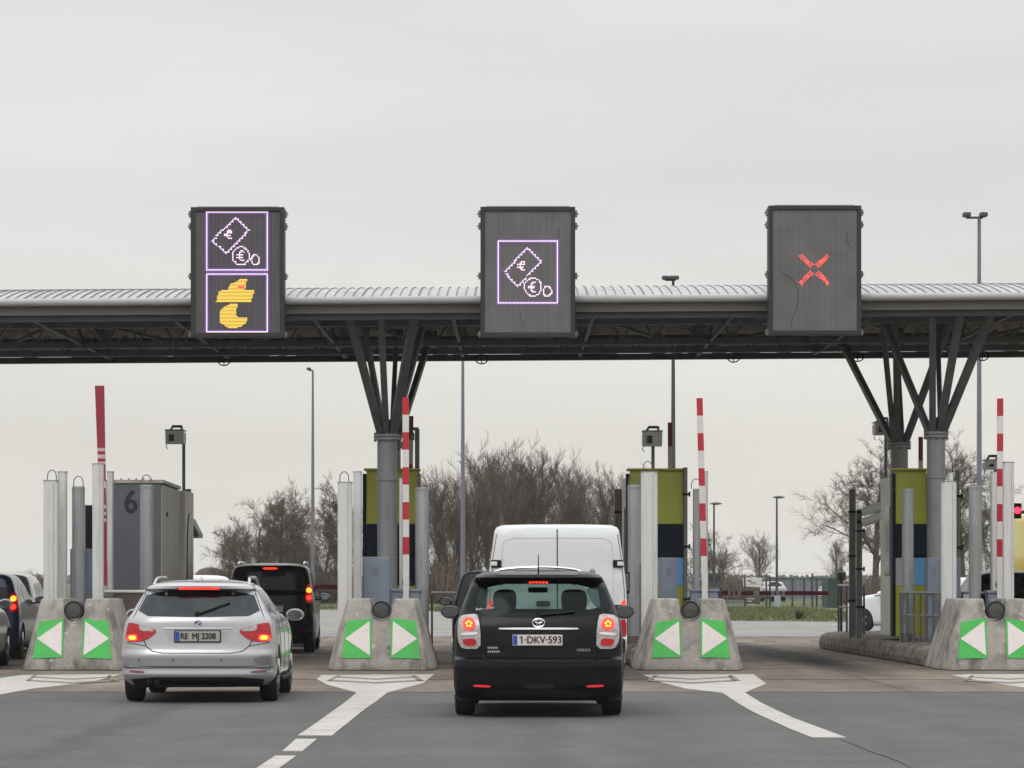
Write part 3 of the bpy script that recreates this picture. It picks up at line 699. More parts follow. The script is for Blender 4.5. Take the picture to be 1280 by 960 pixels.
def ground_mat(name, col, var, vs, streak=0, bump=.3, bs=60, stain=None, joints=None, sc=(1.1, .12, 1), patchy=0):
    m = bpy.data.materials.new(name); m.use_nodes = True; nt = m.node_tree; N = nt.nodes; L = nt.links; b = N["Principled BSDF"]
    b.inputs["Roughness"].default_value = .85; b.inputs["Specular IOR Level"].default_value = .3
    geo = N.new("ShaderNodeNewGeometry"); cur = None
    def noise(scale, det=6, mp=None, rough=.6):
        n = N.new("ShaderNodeTexNoise"); n.inputs["Scale"].default_value = scale; n.inputs["Detail"].default_value = det; n.inputs["Roughness"].default_value = rough
        if mp:
            k = N.new("ShaderNodeMapping"); k.inputs["Scale"].default_value = mp; L.new(geo.outputs["Position"], k.inputs[0]); L.new(k.outputs[0], n.inputs["Vector"])
        else: L.new(geo.outputs["Position"], n.inputs["Vector"])
        return n.outputs[0]
    def rng(v, a, b_, c, d):
        r = N.new("ShaderNodeMapRange"); L.new(v, r.inputs[0])
        for i, q in enumerate((a, b_, c, d)): r.inputs[i + 1].default_value = q
        return r.outputs[0]
    def mul(cur, fac):
        k = N.new("ShaderNodeVectorMath"); k.operation = 'SCALE'
        if isinstance(cur, tuple): k.inputs[0].default_value = cur
        else: L.new(cur, k.inputs[0])
        L.new(fac, k.inputs["Scale"]); return k.outputs[0]
    cur = mul(col, rng(noise(vs, 8, rough=.7), .3, .7, 1 - var, 1 + var))
    cur = mul(cur, rng(noise(110, 3), .35, .65, .76, 1.24))
    if streak: cur = mul(cur, rng(noise(1, 5, sc), .35, .68, 1 + streak * .4, 1 - streak))
    if patchy: cur = mul(cur, rng(noise(.35, 3), .42, .6, 1 - patchy, 1 + patchy))
    if stain:
        for (sx, sy, rx, ry_, rot, amt, colr) in stain:
            mp = N.new("ShaderNodeMapping"); mp.vector_type = 'TEXTURE'
            mp.inputs["Location"].default_value = (sx, sy, 0); mp.inputs["Rotation"].default_value = (0, 0, rot); mp.inputs["Scale"].default_value = (rx, ry_, 1000)
            wob = N.new("ShaderNodeTexNoise"); wob.inputs["Scale"].default_value = .9; wob.inputs["Detail"].default_value = 5; L.new(geo.outputs["Position"], wob.inputs["Vector"])
            ad = N.new("ShaderNodeVectorMath"); ad.operation = 'MULTIPLY_ADD'; L.new(wob.outputs["Color"], ad.inputs[0]); ad.inputs[1].default_value = (.7, 2.4, 0); L.new(geo.outputs["Position"], ad.inputs[2])
            sb = N.new("ShaderNodeVectorMath"); sb.operation = 'SUBTRACT'; L.new(ad.outputs[0], sb.inputs[0]); sb.inputs[1].default_value = (.35, 1.2, 0)
            L.new(sb.outputs[0], mp.inputs[0])
            ln = N.new("ShaderNodeVectorMath"); ln.operation = 'LENGTH'; L.new(mp.outputs[0], ln.inputs[0])
            mx = N.new("ShaderNodeMix"); mx.data_type = 'RGBA'; L.new(rng(ln.outputs["Value"], .40, 1.05, amt, 0), mx.inputs[0]); L.new(cur, mx.inputs[6]); mx.inputs[7].default_value = (*colr, 1); cur = mx.outputs[2]
    L.new(cur, b.inputs["Base Color"])
    bp = N.new("ShaderNodeBump"); bp.inputs["Strength"].default_value = bump; bp.inputs["Distance"].default_value = .01
    L.new(noise(bs, 5), bp.inputs["Height"]); L.new(bp.outputs[0], b.inputs["Normal"])
    return m

g_field = ground_mat("field_grass", (.07, .085, .035), .4, .6, 0, .5, 20, patchy=.3)
g_asph = ground_mat("asphalt_front", (.090, .088, .086), .14, 1.6, .16, .6, 120, [(X(250, 40), 33, .3, 9, 0, .45, (.045, .044, .043)), (X(673, 36), 28, .3, 10, 0, .3, (.045, .044, .043)), (6.2, 34, 1.2, 5, .2, .25, (.06, .058, .056))], patchy=.06)
dk = (.03, .027, .025)
stains = [(5.2, 61, .75, 16, R(1.5), 1.0, (.014, .013, .012)), (4.3, 70, .8, 9, 0, .7, dk), (X(385, 58) - .3, 57, .35, 8, 0, .6, dk), (X(250, 58), 57, .35, 9, 0, .55, dk),
          (X(20, 56), 56, .7, 8, 0, .7, dk), (X(770, 56), 52, .4, 9, 0, .5, dk), (X(600, 56), 52, .4, 9, 0, .5, dk), (X(1030, 66) + .7, 63.5, .28, 4.5, R(8), .8, (.45, .43, .40)), (X(1075, 60), 59, .2, 5, R(6), .4, (.4, .38, .35))]
g_slab = ground_mat("plaza_concrete", (.160, .132, .107), .18, 1.2, .34, .4, 60, stains, patchy=.1)
g_far = ground_mat("apron_concrete", (.225, .22, .212), .1, .3, .12, .3, 40, patchy=.06)
sheet("ground", [(-3000, -60), (3000, -60), (3000, 6000), (-3000, 6000)], -.012, g_field)
sheet("asphalt_road", [(-60, -30), (60, -30), (60, 40.9), (-60, 40.9)], -.004, g_asph)
sheet("concrete_road", [(-60, 40.9), (60, 40.9), (60, 81), (-60, 81)], -.004, g_slab)
sheet("far_road", [(-120, 81), (140, 81), (140, 99), (17, 104), (6.5, 112), (0, 126), (-5, 150), (-60, 156), (-120, 158)], -.004, g_far)
# slab joints and worn paint across the lanes
jm = MB()
for y in (46.0, 51.5, 57.0, 62.5, 68, 74.5): jm.box(-16, 16, y, y + .018, -.0035, .0008)
jm.box(-30, 30, 40.885, 40.915, -.0035, .0008)
for x in (-4.6, .3, 5.1, 9.9): jm.box(x, x + .018, 41, 80.9, -.0035, .0006)
o = jm.build("road_joints", M['tar']); o["kind"] = "structure"
wm = MB()
wm.box(-5.6, -3.7, 60.4, 60.75, 0, .001); wm.box(4.6, 5.6, 73.9, 74.5, 0, .001); wm.box(6.1, 6.9, 73.9, 74.4, 0, .001)
wm.box(3.9, 4.4, 71.9, 72.2, 0, .001); wm.box(-5.2, -3.9, 52.3, 52.6, 0, .001)
o = wm.build("worn_line_markings", mat("worn_paint", (.33, .31, .28), .8, var=.3, vscale=6, dirt=.7, dirtcol=(.19, .17, .14), dscale=(4, 4, 1))); o["kind"] = "structure"
bpy.data.objects.remove  # noqa

def marking(name, polys, m, z=.004, th=.001):
    b = MB()
    for p in polys:
        q = [G(*a) for a in p]
        ar = sum(q[i][0] * q[(i + 1) % len(q)][1] - q[(i + 1) % len(q)][0] * q[i][1] for i in range(len(q)))
        if ar < 0: q = q[::-1]
        b.prism_z(q, z - .007, z)
    o = b.build(name, m); o["kind"] = "structure"; return o
marking("lane_markings", [
    [(396, 849), (402, 844), (543, 843), (529, 854), (484, 866), (470, 877), (453, 889), (415, 919.5), (372, 919.5), (388, 909), (430, 879), (446, 866), (409, 856)],
    [(353, 939), (370, 924), (396, 924), (378, 939)], [(320, 961), (344, 945), (370, 945), (348, 961)],
    [(270, 1000), (305, 968), (332, 968), (298, 1000)],
    [(803, 843.5), (942, 843), (958, 855), (940, 862), (931, 866), (952, 879), (990, 897), (1057, 922), (1015, 922), (985, 910), (941, 890), (922, 879), (903, 866), (858, 861), (826, 853)],
    [(-60, 856), (28, 844), (152, 843), (112, 853), (40, 861), (-30, 874)],
    [(1188, 844), (1210, 843), (1400, 843), (1400, 862), (1290, 861), (1235, 853)],
], M['paint'])
gv = []
for cx in (470, 866, 90, 1262):
    k = 1 if cx == 470 else .94
    gv += [[(cx - 62 * k, 851.5), (cx - 48, 844.5), (cx - 44, 844.5), (cx - 57 * k, 851.5)], [(cx + 52 * k, 851.5), (cx + 44, 844.5), (cx + 49, 844.5), (cx + 60, 851.5)],
           [(cx - 60 * k, 851.7), (cx - 57 * k, 850.4), (cx, 853.2), (cx + 56 * k, 850.4), (cx + 60 * k, 851.7), (cx, 855)],
           [(cx - 50, 847.2), (cx - 48, 846.2), (cx, 848.9), (cx + 48, 846.2), (cx + 50, 847.2), (cx, 850.1)]]
marking("marking_grooves", gv, M['paintedge'], .0085)
# tar line from the end of the right marking
q = MB(); P = [G(1057, 924), G(1095, 939), G(1130, 951), G(1160, 966), G(1230, 1000)]
for a, b_ in zip(P, P[1:]): q.add([(a[0] - .05, a[1], .0012), (a[0] + .05, a[1], .0012), (b_[0] + .05, b_[1], .0012), (b_[0] - .05, b_[1], .0012)], [(0, 1, 2, 3)])
o = q.build("tar_seam", M['tar']); o["kind"] = "structure"

# grass verge with blades
verge = sheet("grass_verge", [(-64, 156), (-5, 150), (0, 126), (6.5, 112), (17, 104), (60, 100), (60, 163), (-64, 163)], .004, ground_mat("verge_grass", (.085, .10, .033), .35, 1.5, 0, .5, 20, patchy=.2))
verge["kind"] = "stuff"; verge["label"] = "green grass verge beyond the toll lanes"
rnd = random.Random(3)
gb = MB()
def inside(x, y, P):
    c = False
    for i in range(len(P)):
        x1, y1 = P[i]; x2, y2 = P[i - 1]
        if (y1 > y) != (y2 > y) and x < (x2 - x1) * (y - y1) / (y2 - y1) + x1: c = not c
    return c
VP = [(-12, 154), (-5, 150), (0, 126), (6.5, 112), (14.5, 106), (14.5, 163), (-12, 163)]
while len(gb.f) < 16000:
    x = rnd.uniform(-12, 14.5); y = rnd.uniform(104, 163)
    if not inside(x, y, VP): continue
    h = rnd.uniform(.04, .16); a = rnd.uniform(0, 3.14); w = .03
    gb.add([(x - w * math.cos(a), y - w * math.sin(a), 0), (x + w * math.cos(a), y + w * math.sin(a), 0), (x + rnd.uniform(-.06, .06), y + rnd.uniform(-.06, .06), h)], [(0, 1, 2)])
o = gb.build("grass_blades", mat("grass_blade", (.10, .118, .038), .8, var=.4, vscale=1)); o["kind"] = "stuff"; o["label"] = "rough grass blades on the verge"

# ================================================================= toll islands
def nose(cx, label, seed):
    d = 50.5; x0 = X(cx, d)
    root = thing("concrete_nose_block", label, "crash block", (x0, d, 0), "concrete nose blocks at the head of the toll islands")
    rr = random.Random(seed)
    lo = [(-.74, 0), (.74, 0), (.87, .55), (.87, 2.3), (-.87, 2.3), (-.87, .55)]
    md = [(-.71, .03), (.71, .03), (.83, .58), (.83, 2.3), (-.83, 2.3), (-.83, .58)]
    hi = [(-.52, .30), (.52, .30), (.56, .50), (.56, 1.9), (-.56, 1.9), (-.56, .50)]
    m = MB(); L = [lo, md, hi]; zs = [0, .16, 1.13]
    vs = [(x0 + x, d + y, z) for q, z in zip(L, zs) for x, y in q]
    fs = [(k * 6 + i, k * 6 + (i + 1) % 6, (k + 1) * 6 + (i + 1) % 6, (k + 1) * 6 + i) for k in range(2) for i in range(6)] + [(5, 4, 3, 2, 1, 0), (12, 13, 14, 15, 16, 17)]
    m.add(vs, fs); o = m.build("block", M['concrete'], root)
    bm = bmesh.new(); bm.from_mesh(o.data)
    bmesh.ops.bevel(bm, geom=[e for e in bm.edges], offset=.025, segments=2, affect='EDGES', profile=.5)
    bmesh.ops.triangulate(bm, faces=bm.faces[:]); bmesh.ops.subdivide_edges(bm, edges=[e for e in bm.edges if e.calc_length() > .12], cuts=3, use_grid_fill=True)
    from mathutils import noise as NZ
    for v in bm.verts:
        w = v.co + Vector((x0, d, 0)); n = NZ.noise(w * 2.3) * .010 + NZ.noise(w * 7) * .004
        v.co += Vector((n, n * .5, -abs(n) if v.co.z > 1 else 0))
    bm.to_mesh(o.data); bm.free()
    c1 = MB(); c1.lathe([(.165, -1), (.165, 3)], (x0, d, .945), 'y', 28); c1 = c1.build("c", M['concrete'])
    c2 = MB(); c2.prism_y([(x0 - .155, .96), (x0 + .155, .96), (x0 + .215, 1.3), (x0 - .215, 1.3)], d - 1, d + 3); c2 = c2.build("c", M['concrete'])
    o.data.transform(Matrix.Translation((x0, d, 0))); o.location = -Vector((x0, d, 0))
    sub(o, [c1, c2]); o.data.transform(Matrix.Translation((-x0, -d, 0))); o.location = (0, 0, 0)
    for s in (-1, 1):
        # sheeted panel following the sloping face:  y = .03 + (z-.16)*.278
        def fp(u, z, off): return (x0 + s * u, d + .03 + (z - .16) * .278 - off + abs(u) * .0 , z)
        gx0, gx1 = .15, .605
        pl = [(gx0, .20 + rr.uniform(-.01, .01)), (gx1 + .015, .185 + rr.uniform(-.015, .015)), (gx1 - .055, .775 + rr.uniform(-.02, .01)), (gx0 + .005, .82 + rr.uniform(-.01, .01))]
        pm = MB(); pm.loft([fp(u, z, .014) for u, z in pl], [fp(u, z, -.01) for u, z in pl]); po = pm.build("green_panel", M['green'], root)
        tr = [(gx0 + .025, .235), (gx1 - .035, .50), (gx0 + .035, .775)]
        tm = MB(); tm.loft([fp(u, z, .019) for u, z in tr], [fp(u, z, .012) for u, z in tr]); tm.build("white_arrow", M['arrow'], po)
    lm = MB(); lm.lathe([(.118, .02), (.142, .0), (.142, .30)], (x0, d + .17, .95), 'y', 32); lo_ = lm.build("lamp", M['lampring'], root, smooth=True)
    MB().lathe([(.02, -.004), (.115, .004), (.118, .03)], (x0, d + .172, .95), 'y', 28).build("lamp_lens", M['lampglass'], lo_, smooth=True)
    return x0, d
NOSE_L = {90: "scuffed concrete block with green arrow panels in front of the grey cabin marked 6", 476: "pale-chipped concrete block with green arrow panels between the silver estate and the black people carrier",
          864: "concrete block with green arrow panels right of the white van's tail light", 1247: "concrete block at the foot of the rightmost white post, its left flank scraped dark"}
for i, (cx, lb) in enumerate(NOSE_L.items()): nose(cx, lb, i)

def kerbisland(cx, ylast, label):
    x0 = X(cx, 50.5); root = thing("island_kerb", label, "kerb", (x0, 52.8, 0), "long concrete kerbs behind the nose blocks")
    prof = [(-.80, 0), (-.82, .12), (-.78, .27), (-.68, .325), (-.5, .345), (.5, .345), (.68, .325), (.78, .27), (.82, .12), (.80, 0)]
    y = 52.75; k = 0
    rr = random.Random(cx)
    while y < ylast:
        y2 = min(y + 2.35, ylast); dx0 = -T * (y - 50.5); dx1 = -T * (y2 - 50.5); last = y2 >= ylast - .01; j = rr.uniform(-.012, .012)
        m = MB()
        A = [(x0 + dx0 + a, y + .02, b + j * 0) for a, b in prof]; Bp = [(x0 + dx1 + a + j, y2 - .02, b) for a, b in prof]
        m.loft(A, Bp); m.build("kerb_stone", M['kerb'], root, bevel=.03)
        y = y2; k += 1
    e = MB(); dx = -T * (ylast - 50.5)
    e.lathe([(.80, 0), (.83, .12), (.78, .27), (.66, .33), (.45, .35)], (x0 + dx, ylast + .1, 0), 'z', 28); e.build("rounded_end", M['kerb'], root, smooth=True)
kerbisland(90, 65, "worn concrete island kerb under the grey cabin marked 6")
kerbisland(476, 65, "worn concrete island kerb left of the black people carrier")
kerbisland(864, 64, "worn concrete island kerb between the white van and the open right lane")
kerbisland(1247, 66.6, "long worn concrete kerb with a rounded end running back along the right lane")

def ZB(py, d): return Z(py, d)
POSTG = "tall guard posts on the toll islands"
def flatpost(px0, px1, top, d, label, col='white_post', hook=None, z0=.3):
    x0, x1 = X(px0, d), X(px1, d); w = x1 - x0; z1 = Z(top, d)
    r = thing("guard_post", label, "post", ((x0 + x1) / 2, d, z0), POSTG)
    m = MB(); q = [(x0, d + .16), (x0, d + .03), (x0 + w * .16, d), (x1 - w * .16, d), (x1, d + .03), (x1, d + .16)]
    m.prism_z(q[::-1], z0, z1); m.build("shaft", M[col], r, bevel=.006)
    if w > .15:
        b = MB(); b.box(x0 + w * .70, x0 + w * .73, d - .004, d + .01, z0, z1 - .02); b.build("seam", M['grey_post'], r)
    MB().box(x0 - .004, x1 + .004, d - .004, d + .165, z1, z1 + .012).build("cap", M['grey_post'], r)
    if hook: loop(r, X(hook, d), d + .08, z1 + .01, .075)
    if col == 'dark_post' and z1 > 2.2:
        for t in (.25, .55, .85):
            zz = z0 + (z1 - z0) * t; MB().box(x0 - .012, x1 + .02, d - .03, d + .19, zz - .018, zz + .018).box(x1 + .02, x1 + .05, d, d + .08, zz - .045, zz + .045).build('clamp', M['dark'], r, bevel=.005)
    return r
def loop(r, x, y, z, w):
    P = [(x + w * math.cos(math.pi * (1 - i / 12)), y, z + .17 * math.sin(math.pi * i / 12) ** .6) for i in range(13)]
    MB().path(P, .009, 6).build("lifting_loop", M['dark_post'], r, smooth=True)
def roundpost(px0, px1, top, d, label, col='grey_post', hook=None, z0=.35):
    x0, x1 = X(px0, d), X(px1, d); c = (x0 + x1) / 2; rad = (x1 - x0) / 2; z1 = Z(top, d)
    r = thing("guard_post", label, "post", (c, d, z0), POSTG)
    MB().lathe([(rad, z0), (rad, z1 - .03), (rad * .93, z1)], (c, d, 0), 'z', 28).build("shaft", M[col], r, smooth=True)
    MB().lathe([(rad * 1.04, z1 - .06), (rad * 1.04, z1 - .035)], (c, d, 0), 'z', 28).build("collar", M[col], r, smooth=True)
    MB().lathe([(rad * 1.35, z0), (rad * 1.35, z0 + .14)], (c, d, 0), 'z', 28).build("base_plate", M['dark_post'], r)
    if hook: loop(r, X(hook, d), d, z1, .08)
    return r
# island below the cabin marked 6
flatpost(54, 72, 601, 52.9, "leftmost wide white post, a wire loop on its top", hook=64, z0=.05)
flatpost(71.5, 82.5, 590, 53.4, "narrow grey white post touching the leftmost wide white post", 'white_post', z0=.4)
roundpost(90, 106, 608, 53.6, "round grey looped post above the blue grey cabinet, left of the wide red arm", hook=98)
flatpost(115, 128.5, 580, 52.8, "white post standing directly in front of the wide dark red barrier arm", z0=.05)
flatpost(133.5, 141, 590, 54.8, "slim pale post touching the left edge of grey cabin 6")
roundpost(175, 192, 606, 54.6, "round grey post with wire loop in front of the dark face of cabin 6", hook=183)
flatpost(106, 115, 632, 55.6, "black flat post right behind the first looped round grey post", 'dark')
flatpost(230.5, 238, 612, 62.5, "dark flat post under the camera beside the booth behind cabin 6", 'dark_post')
# second island
flatpost(422, 440, 603, 52.9, "wide white post with wire loop at the left of the front tree column", hook=430, z0=.05)
flatpost(441.5, 452, 590, 53.5, "narrow pale post between the looped white post and the navy and yellow booth")
roundpost(519, 536, 609, 54.0, "round light grey post with wire loop right of the second island's striped arm", 'grey_post', hook=527)
flatpost(499, 503, 598, 54.4, "thin pale strip post directly left of the second island's striped arm")
# third island
flatpost(768.5, 778, 612, 60.5, "dark thin post left of the looped round post behind the white van", 'dark_post')
roundpost(784.5, 802, 606, 53.7, "round grey post with wire loop touching the white van's right side", hook=792)
flatpost(801.5, 822, 590, 53.0, "wide white post with loop in front of the middle yellow booth", hook=810, z0=.05)
flatpost(854.5, 859.5, 585, 57.6, "thin dark post along the right edge of the middle yellow booth", 'dark_post')
roundpost(866, 875, 611, 54.9, "slim round grey post with loop just left of the third striped arm", hook=870)
flatpost(876.5, 885, 590, 55.6, "narrow pale post directly behind the third striped arm")
flatpost(800, 805, 705, 53.2, "short dark metal strip at the lower left of the wide white post", 'dark_post', z0=.2)
# fourth island
flatpost(1062, 1070, 612, 62.5, "bare dark galvanised post left of the two tube cameras", 'dark_post')
flatpost(1071, 1078, 640, 61.5, "shorter dark galvanised post carrying the two tube cameras", 'dark_post')
roundpost(1127.5, 1142, 611, 56.3, "round pale grey post in front of the right yellow booth", 'grey_post')
flatpost(1177.5, 1196, 602, 53.4, "wide white post between the front column and the right nose block", z0=.4)
flatpost(1186, 1192, 591, 54.2, "slim pale post peeping above the wide white post beside the front column")
flatpost(1195, 1200, 588, 58.5, "thin dark post with clamps behind the wide white post beside the front column", 'dark_post')
roundpost(1211, 1226.5, 607, 54.0, "round grey post in front of the tall right floodlight mast", 'grey_post')
flatpost(1239.5, 1247, 590, 54.6, "narrow pale post directly left of the rightmost striped arm")
flatpost(1255, 1268, 578, 53.1, "wide white post directly right of the rightmost striped arm", z0=.05)

# barrier arms
def arm(px_top, px_bot, top, bot, d, wpx, period, label, red='red', first_red=True, n=None, housing=None):
    x0, x1 = X(px_bot, d), X(px_top, d); z0, z1 = Z(bot, d), Z(top, d); w = wpx * d / F
    r = thing("barrier", label, "barrier", (x0, d, z0), "raised barrier arms")
    m = MB(); t = top; k = 0 if first_red else 1; m.cur = k
    while t < bot - 1:
        t2 = min(t + period / 2, bot)
        if n and k >= n and not hasattr(m, 'tail'): m.cur = 1; t2 = bot
        f0 = (t - top) / (bot - top); f1 = (t2 - top) / (bot - top)
        a = lambda f: x1 + (x0 - x1) * f
        m.loft([(a(f1) - w / 2, d, Z(t2, d)), (a(f1) + w / 2, d, Z(t2, d)), (a(f1) + w / 2, d + .045, Z(t2, d)), (a(f1) - w / 2, d + .045, Z(t2, d))],
               [(a(f0) - w / 2, d, Z(t, d)), (a(f0) + w / 2, d, Z(t, d)), (a(f0) + w / 2, d + .045, Z(t, d)), (a(f0) - w / 2, d + .045, Z(t, d))])
        m.cur = 1 - m.cur; k += 1; t = t2
    m.build("arm", [M[red], M['bwhite']], r)
    if housing:
        hx0, hx1, ht, hb = housing; zt = Z(ht, d)
        h = MB().box(X(hx0, d), X(hx1, d), d + .06, d + .42, .40, zt - .05).build("housing", M['cabinet'], r, bevel=.015)
        MB().box(X(hx0, d) - .02, X(hx1, d) + .02, d + .04, d + .44, zt - .05, zt).build("housing_lid", M['cabinet'], h, bevel=.01)
        MB().box(X(hx0, d) + .06, X(hx0, d) + .10, d + .05, d + .062, zt - .3, zt - .2).build("lock", M['dark'], h)
        MB().lathe([(.07, -.02), (.07, .08)], (x0, d - .0 + .02, z0 + .1), 'y', 16).build("pivot", M['dark_post'], r)
        m = MB().box(x0 - .05, x0 + .05, d - .008, d - .002, z0 - .25, z0 + .25).build("arm_clamp", M['bwhite'], r)
    return r
arm(507, 507.5, 496.5, 736, 53.8, 8, 43.7, "red and white striped raised arm beside the tree column on the second island", n=9, housing=(489, 525, 736, 760))
arm(874.5, 881, 497.5, 736, 53.8, 7.6, 43.9, "red and white striped raised arm on the third island, leaning slightly", n=9, housing=(864, 898, 736, 760))
arm(1250.5, 1250, 498, 738, 53.8, 7.5, 44, "rightmost red and white striped raised arm", n=9, housing=(1236, 1256, 738, 760))
arm(514, 513, 520, 640, 62, 5.5, 60, "dark red raised arm of the far barrier just behind the second island's striped arm", 'darkred', n=9)
arm(837.5, 838, 528, 640, 64, 5.5, 60, "dark raised arm of the far barrier above the middle yellow booth", 'darkred', n=9)
arm(1151, 1151, 546, 640, 64, 5.5, 60, "dark raised arm of the far barrier between the two right columns", 'darkred', n=9)
# the wide dark red arm
d = 53.6; r = thing("barrier", "wide dark red board barrier arm with pale bands, left of grey cabin 6", "barrier", (X(126, d), d, Z(732, d)), "raised barrier arms")
m = MB()
def seg(pa, pb, col, a=(118.5, 130), b=(128.5, 134), split=580):
    m.cur = col
    def ed(p):
        t = (p - 482) / (732 - 482)
        return (118.5 + (128 - 118.5) * t * 1.0, 130 + 4 * t)
    l0, r0 = ed(pa); l1, r1 = ed(pb)
    m.loft([(X(l1, d), d, Z(pb, d)), (X(r1, d), d, Z(pb, d)), (X(r1, d), d + .05, Z(pb, d)), (X(l1, d), d + .05, Z(pb, d))],
           [(X(l0, d), d, Z(pa, d)), (X(r0, d), d, Z(pa, d)), (X(r0, d), d + .05, Z(pa, d)), (X(l0, d), d + .05, Z(pa, d))])
edges = [482, 560, 564, 568, 573, 577, 580, 601, 610, 631, 636, 640, 644, 648, 652, 732]
for i, (a, b_) in enumerate(zip(edges, edges[1:])): seg(a, b_, i % 2)
m.build("arm", [mat("board_red", (.27, .018, .038), .5, var=.08, vscale=5, dirt=.2, dirtcol=(.15, .02, .03)), mat("board_pink", (.55, .40, .40), .5)], r)
MB().box(X(118, d), X(140, d), d + .07, d + .4, .42, Z(742, d)).build("housing", M['dark_post'], r, bevel=.01)

# far closed barriers across the lanes
def cross(px0, px1, py, d, label, bands, lit=0):
    z = Z(py, d); r = thing("closed_barrier", label, "barrier", (X(px0, d), d, z), "closed barrier arms across the far side of the lanes")
    m = MB(); e = [px0] + [b for b in bands if px0 < b < px1] + [px1]
    for i, (a, b_) in enumerate(zip(e, e[1:])): m.cur = i % 2; m.box(X(a, d), X(b_, d), d, d + .05, z - .045, z + .045)
    m.build("arm", [M['darkred'], M['bwhite']], r)
    MB().box(X(px0, d) - .35, X(px0, d), d - .15, d + .2, 0, z + .12).build("housing", M['cabinet'], r, bevel=.01)
cross(901, 1036, 741.5, 67, "dark red closed barrier arm with white bands left of the cream booth", [910, 913, 916, 919, 922, 926, 942, 949, 964, 968, 970, 975, 977, 981], 0)
cross(386, 442, 733.5, 68, "dark red closed barrier arm right of the black boxy car", [])

# cabinets
def cabinet(px0, px1, top, d, dep, label, z0=.42, note=True):
    x0, x1 = X(px0, d), X(px1, d); z1 = Z(top, d)
    r = thing("control_cabinet", label, "cabinet", ((x0 + x1) / 2, d, z0), "blue grey control cabinets on the islands")
    MB().box(x0, x1, d, d + dep, z0, z1).build("case", M['cabinet'], r, bevel=.012)
    MB().box(x0 + .03, x1 - .03, d - .012, d - .001, z0 + .05, z1 - .05).build("door", M['cabinet'], r, bevel=.004)
    m = MB()
    for i in range(4): m.box(x0 + (x1 - x0) * .35, x0 + (x1 - x0) * .62 - .02 * (i % 2), d - .0155, d - .011, z1 - .20 - i * .035, z1 - .19 - i * .035)
    m.build("vent", M['dark_post'], r)
cabinet(87.5, 115, 686, 53.9, .4, "blue grey cabinet behind the block below cabin 6")
cabinet(453, 487, 696, 53.7, .4, "blue grey cabinet at the foot of the front tree column on the second island")
cabinet(1160, 1176, 697, 55.5, .5, "blue grey cabinet right of the booth's blue panel, beside the front right column")
cabinet(1193, 1201, 697, 54.3, .5, "slim blue grey cabinet behind the wide white post, above the right nose block")
cabinet(825, 847, 697, 55.3, .45, "pale cabinet in front of the middle booth's blue strip")
# coloured payment booths
def booth(px0, px1, d, dep, label, z0=.42, blue=None, top=588, side=False, mid=655, low=697, lowcol='olive', split=732):
    x0, x1 = X(px0, d), X(px1, d); z1 = Z(top, d); dx = -T * dep
    r = thing("payment_booth", label, "booth", ((x0 + x1) / 2, d, z0), "navy and yellow green payment booths")
    c = MB(); t1 = z1 - .10
    c.loft([(x0, d, z0), (x1, d, z0), (x1 + dx, d + dep, z0), (x0 + dx, d + dep, z0)], [(x0, d, t1), (x1, d, t1), (x1 + dx, d + dep, t1), (x0 + dx, d + dep, t1)])
    c.build("case", M['cream'], r, bevel=.01)
    zm = Z(mid, d); zl = Z(low, d); zs = Z(split, d)
    MB().box(x0 - .05, x0 + .01, d - .09, d + .25, z0, z1 - .06).build("edge_trim", M['navy'], r, bevel=.01)
    MB().box(x1 - .01, x1 + .04, d - .09, d + .25, z0, z1 - .06).build("edge_trim", M['dark_post'], r, bevel=.01)
    m = MB(); m.prism_x([(d - .08, zm), (d + .02, zm), (d + .02, z1), (d - .02, z1)][::-1], x0 + .015, x1 - .015); m.build("yellow_green_panel", M['olive'], r, bevel=.006)
    MB().box(x0 - .03, x1 + .03, d - .10, d + .5, z1, z1 + .035).build("roof", M['olive'], r, bevel=.006)
    MB().box(x0 + .015, x1 - .015, d - .07, d, zl, zm - .004).build("navy_panel", M['navy'], r)
    mb = MB().box(x0 + .015, x1 - .015, d - .06, d, zs, zl - .004)
    mb.build("middle_panel", M['navy'] if not blue else M['panelgrey'], r)
    MB().box(x0 + .015, x1 - .015, d - .065, d, z0, zs - .004).build("lower_panel", M[lowcol], r)
    if blue:
        b = MB().box(X(blue[0], d), X(blue[1], d), d - .068, d - .058, zs + .01, zl - .01).build("blue_screen", M['skyblue'], r)
    # side with window
    for s in (-1, 1):
        xs = x0 if s < 0 else x1
        q = MB(); q.prism_x([(d + .45, 1.5), (d + dep - .25, 1.5), (d + dep - .25, 2.75), (d + .45, 2.75)], xs + s * .0 - .01 + dx * .5, xs + .012 + dx * .5 if s > 0 else xs - .014 + dx * .1)
        q.build("side_window", M['glassdark'], r)
    return r
booth(457, 523, 57.8, 2.0, "navy and yellow green booth hidden behind the front column of the second island")
booth(786, 855, 57.8, 2.0, "yellow green booth with a blue strip between the white van and third striped arm", blue=(846, 854))
booth(1118, 1159, 57.3, 1.75, "yellow green booth with a cream left side in front of the rear right column", blue=(1143, 1158))
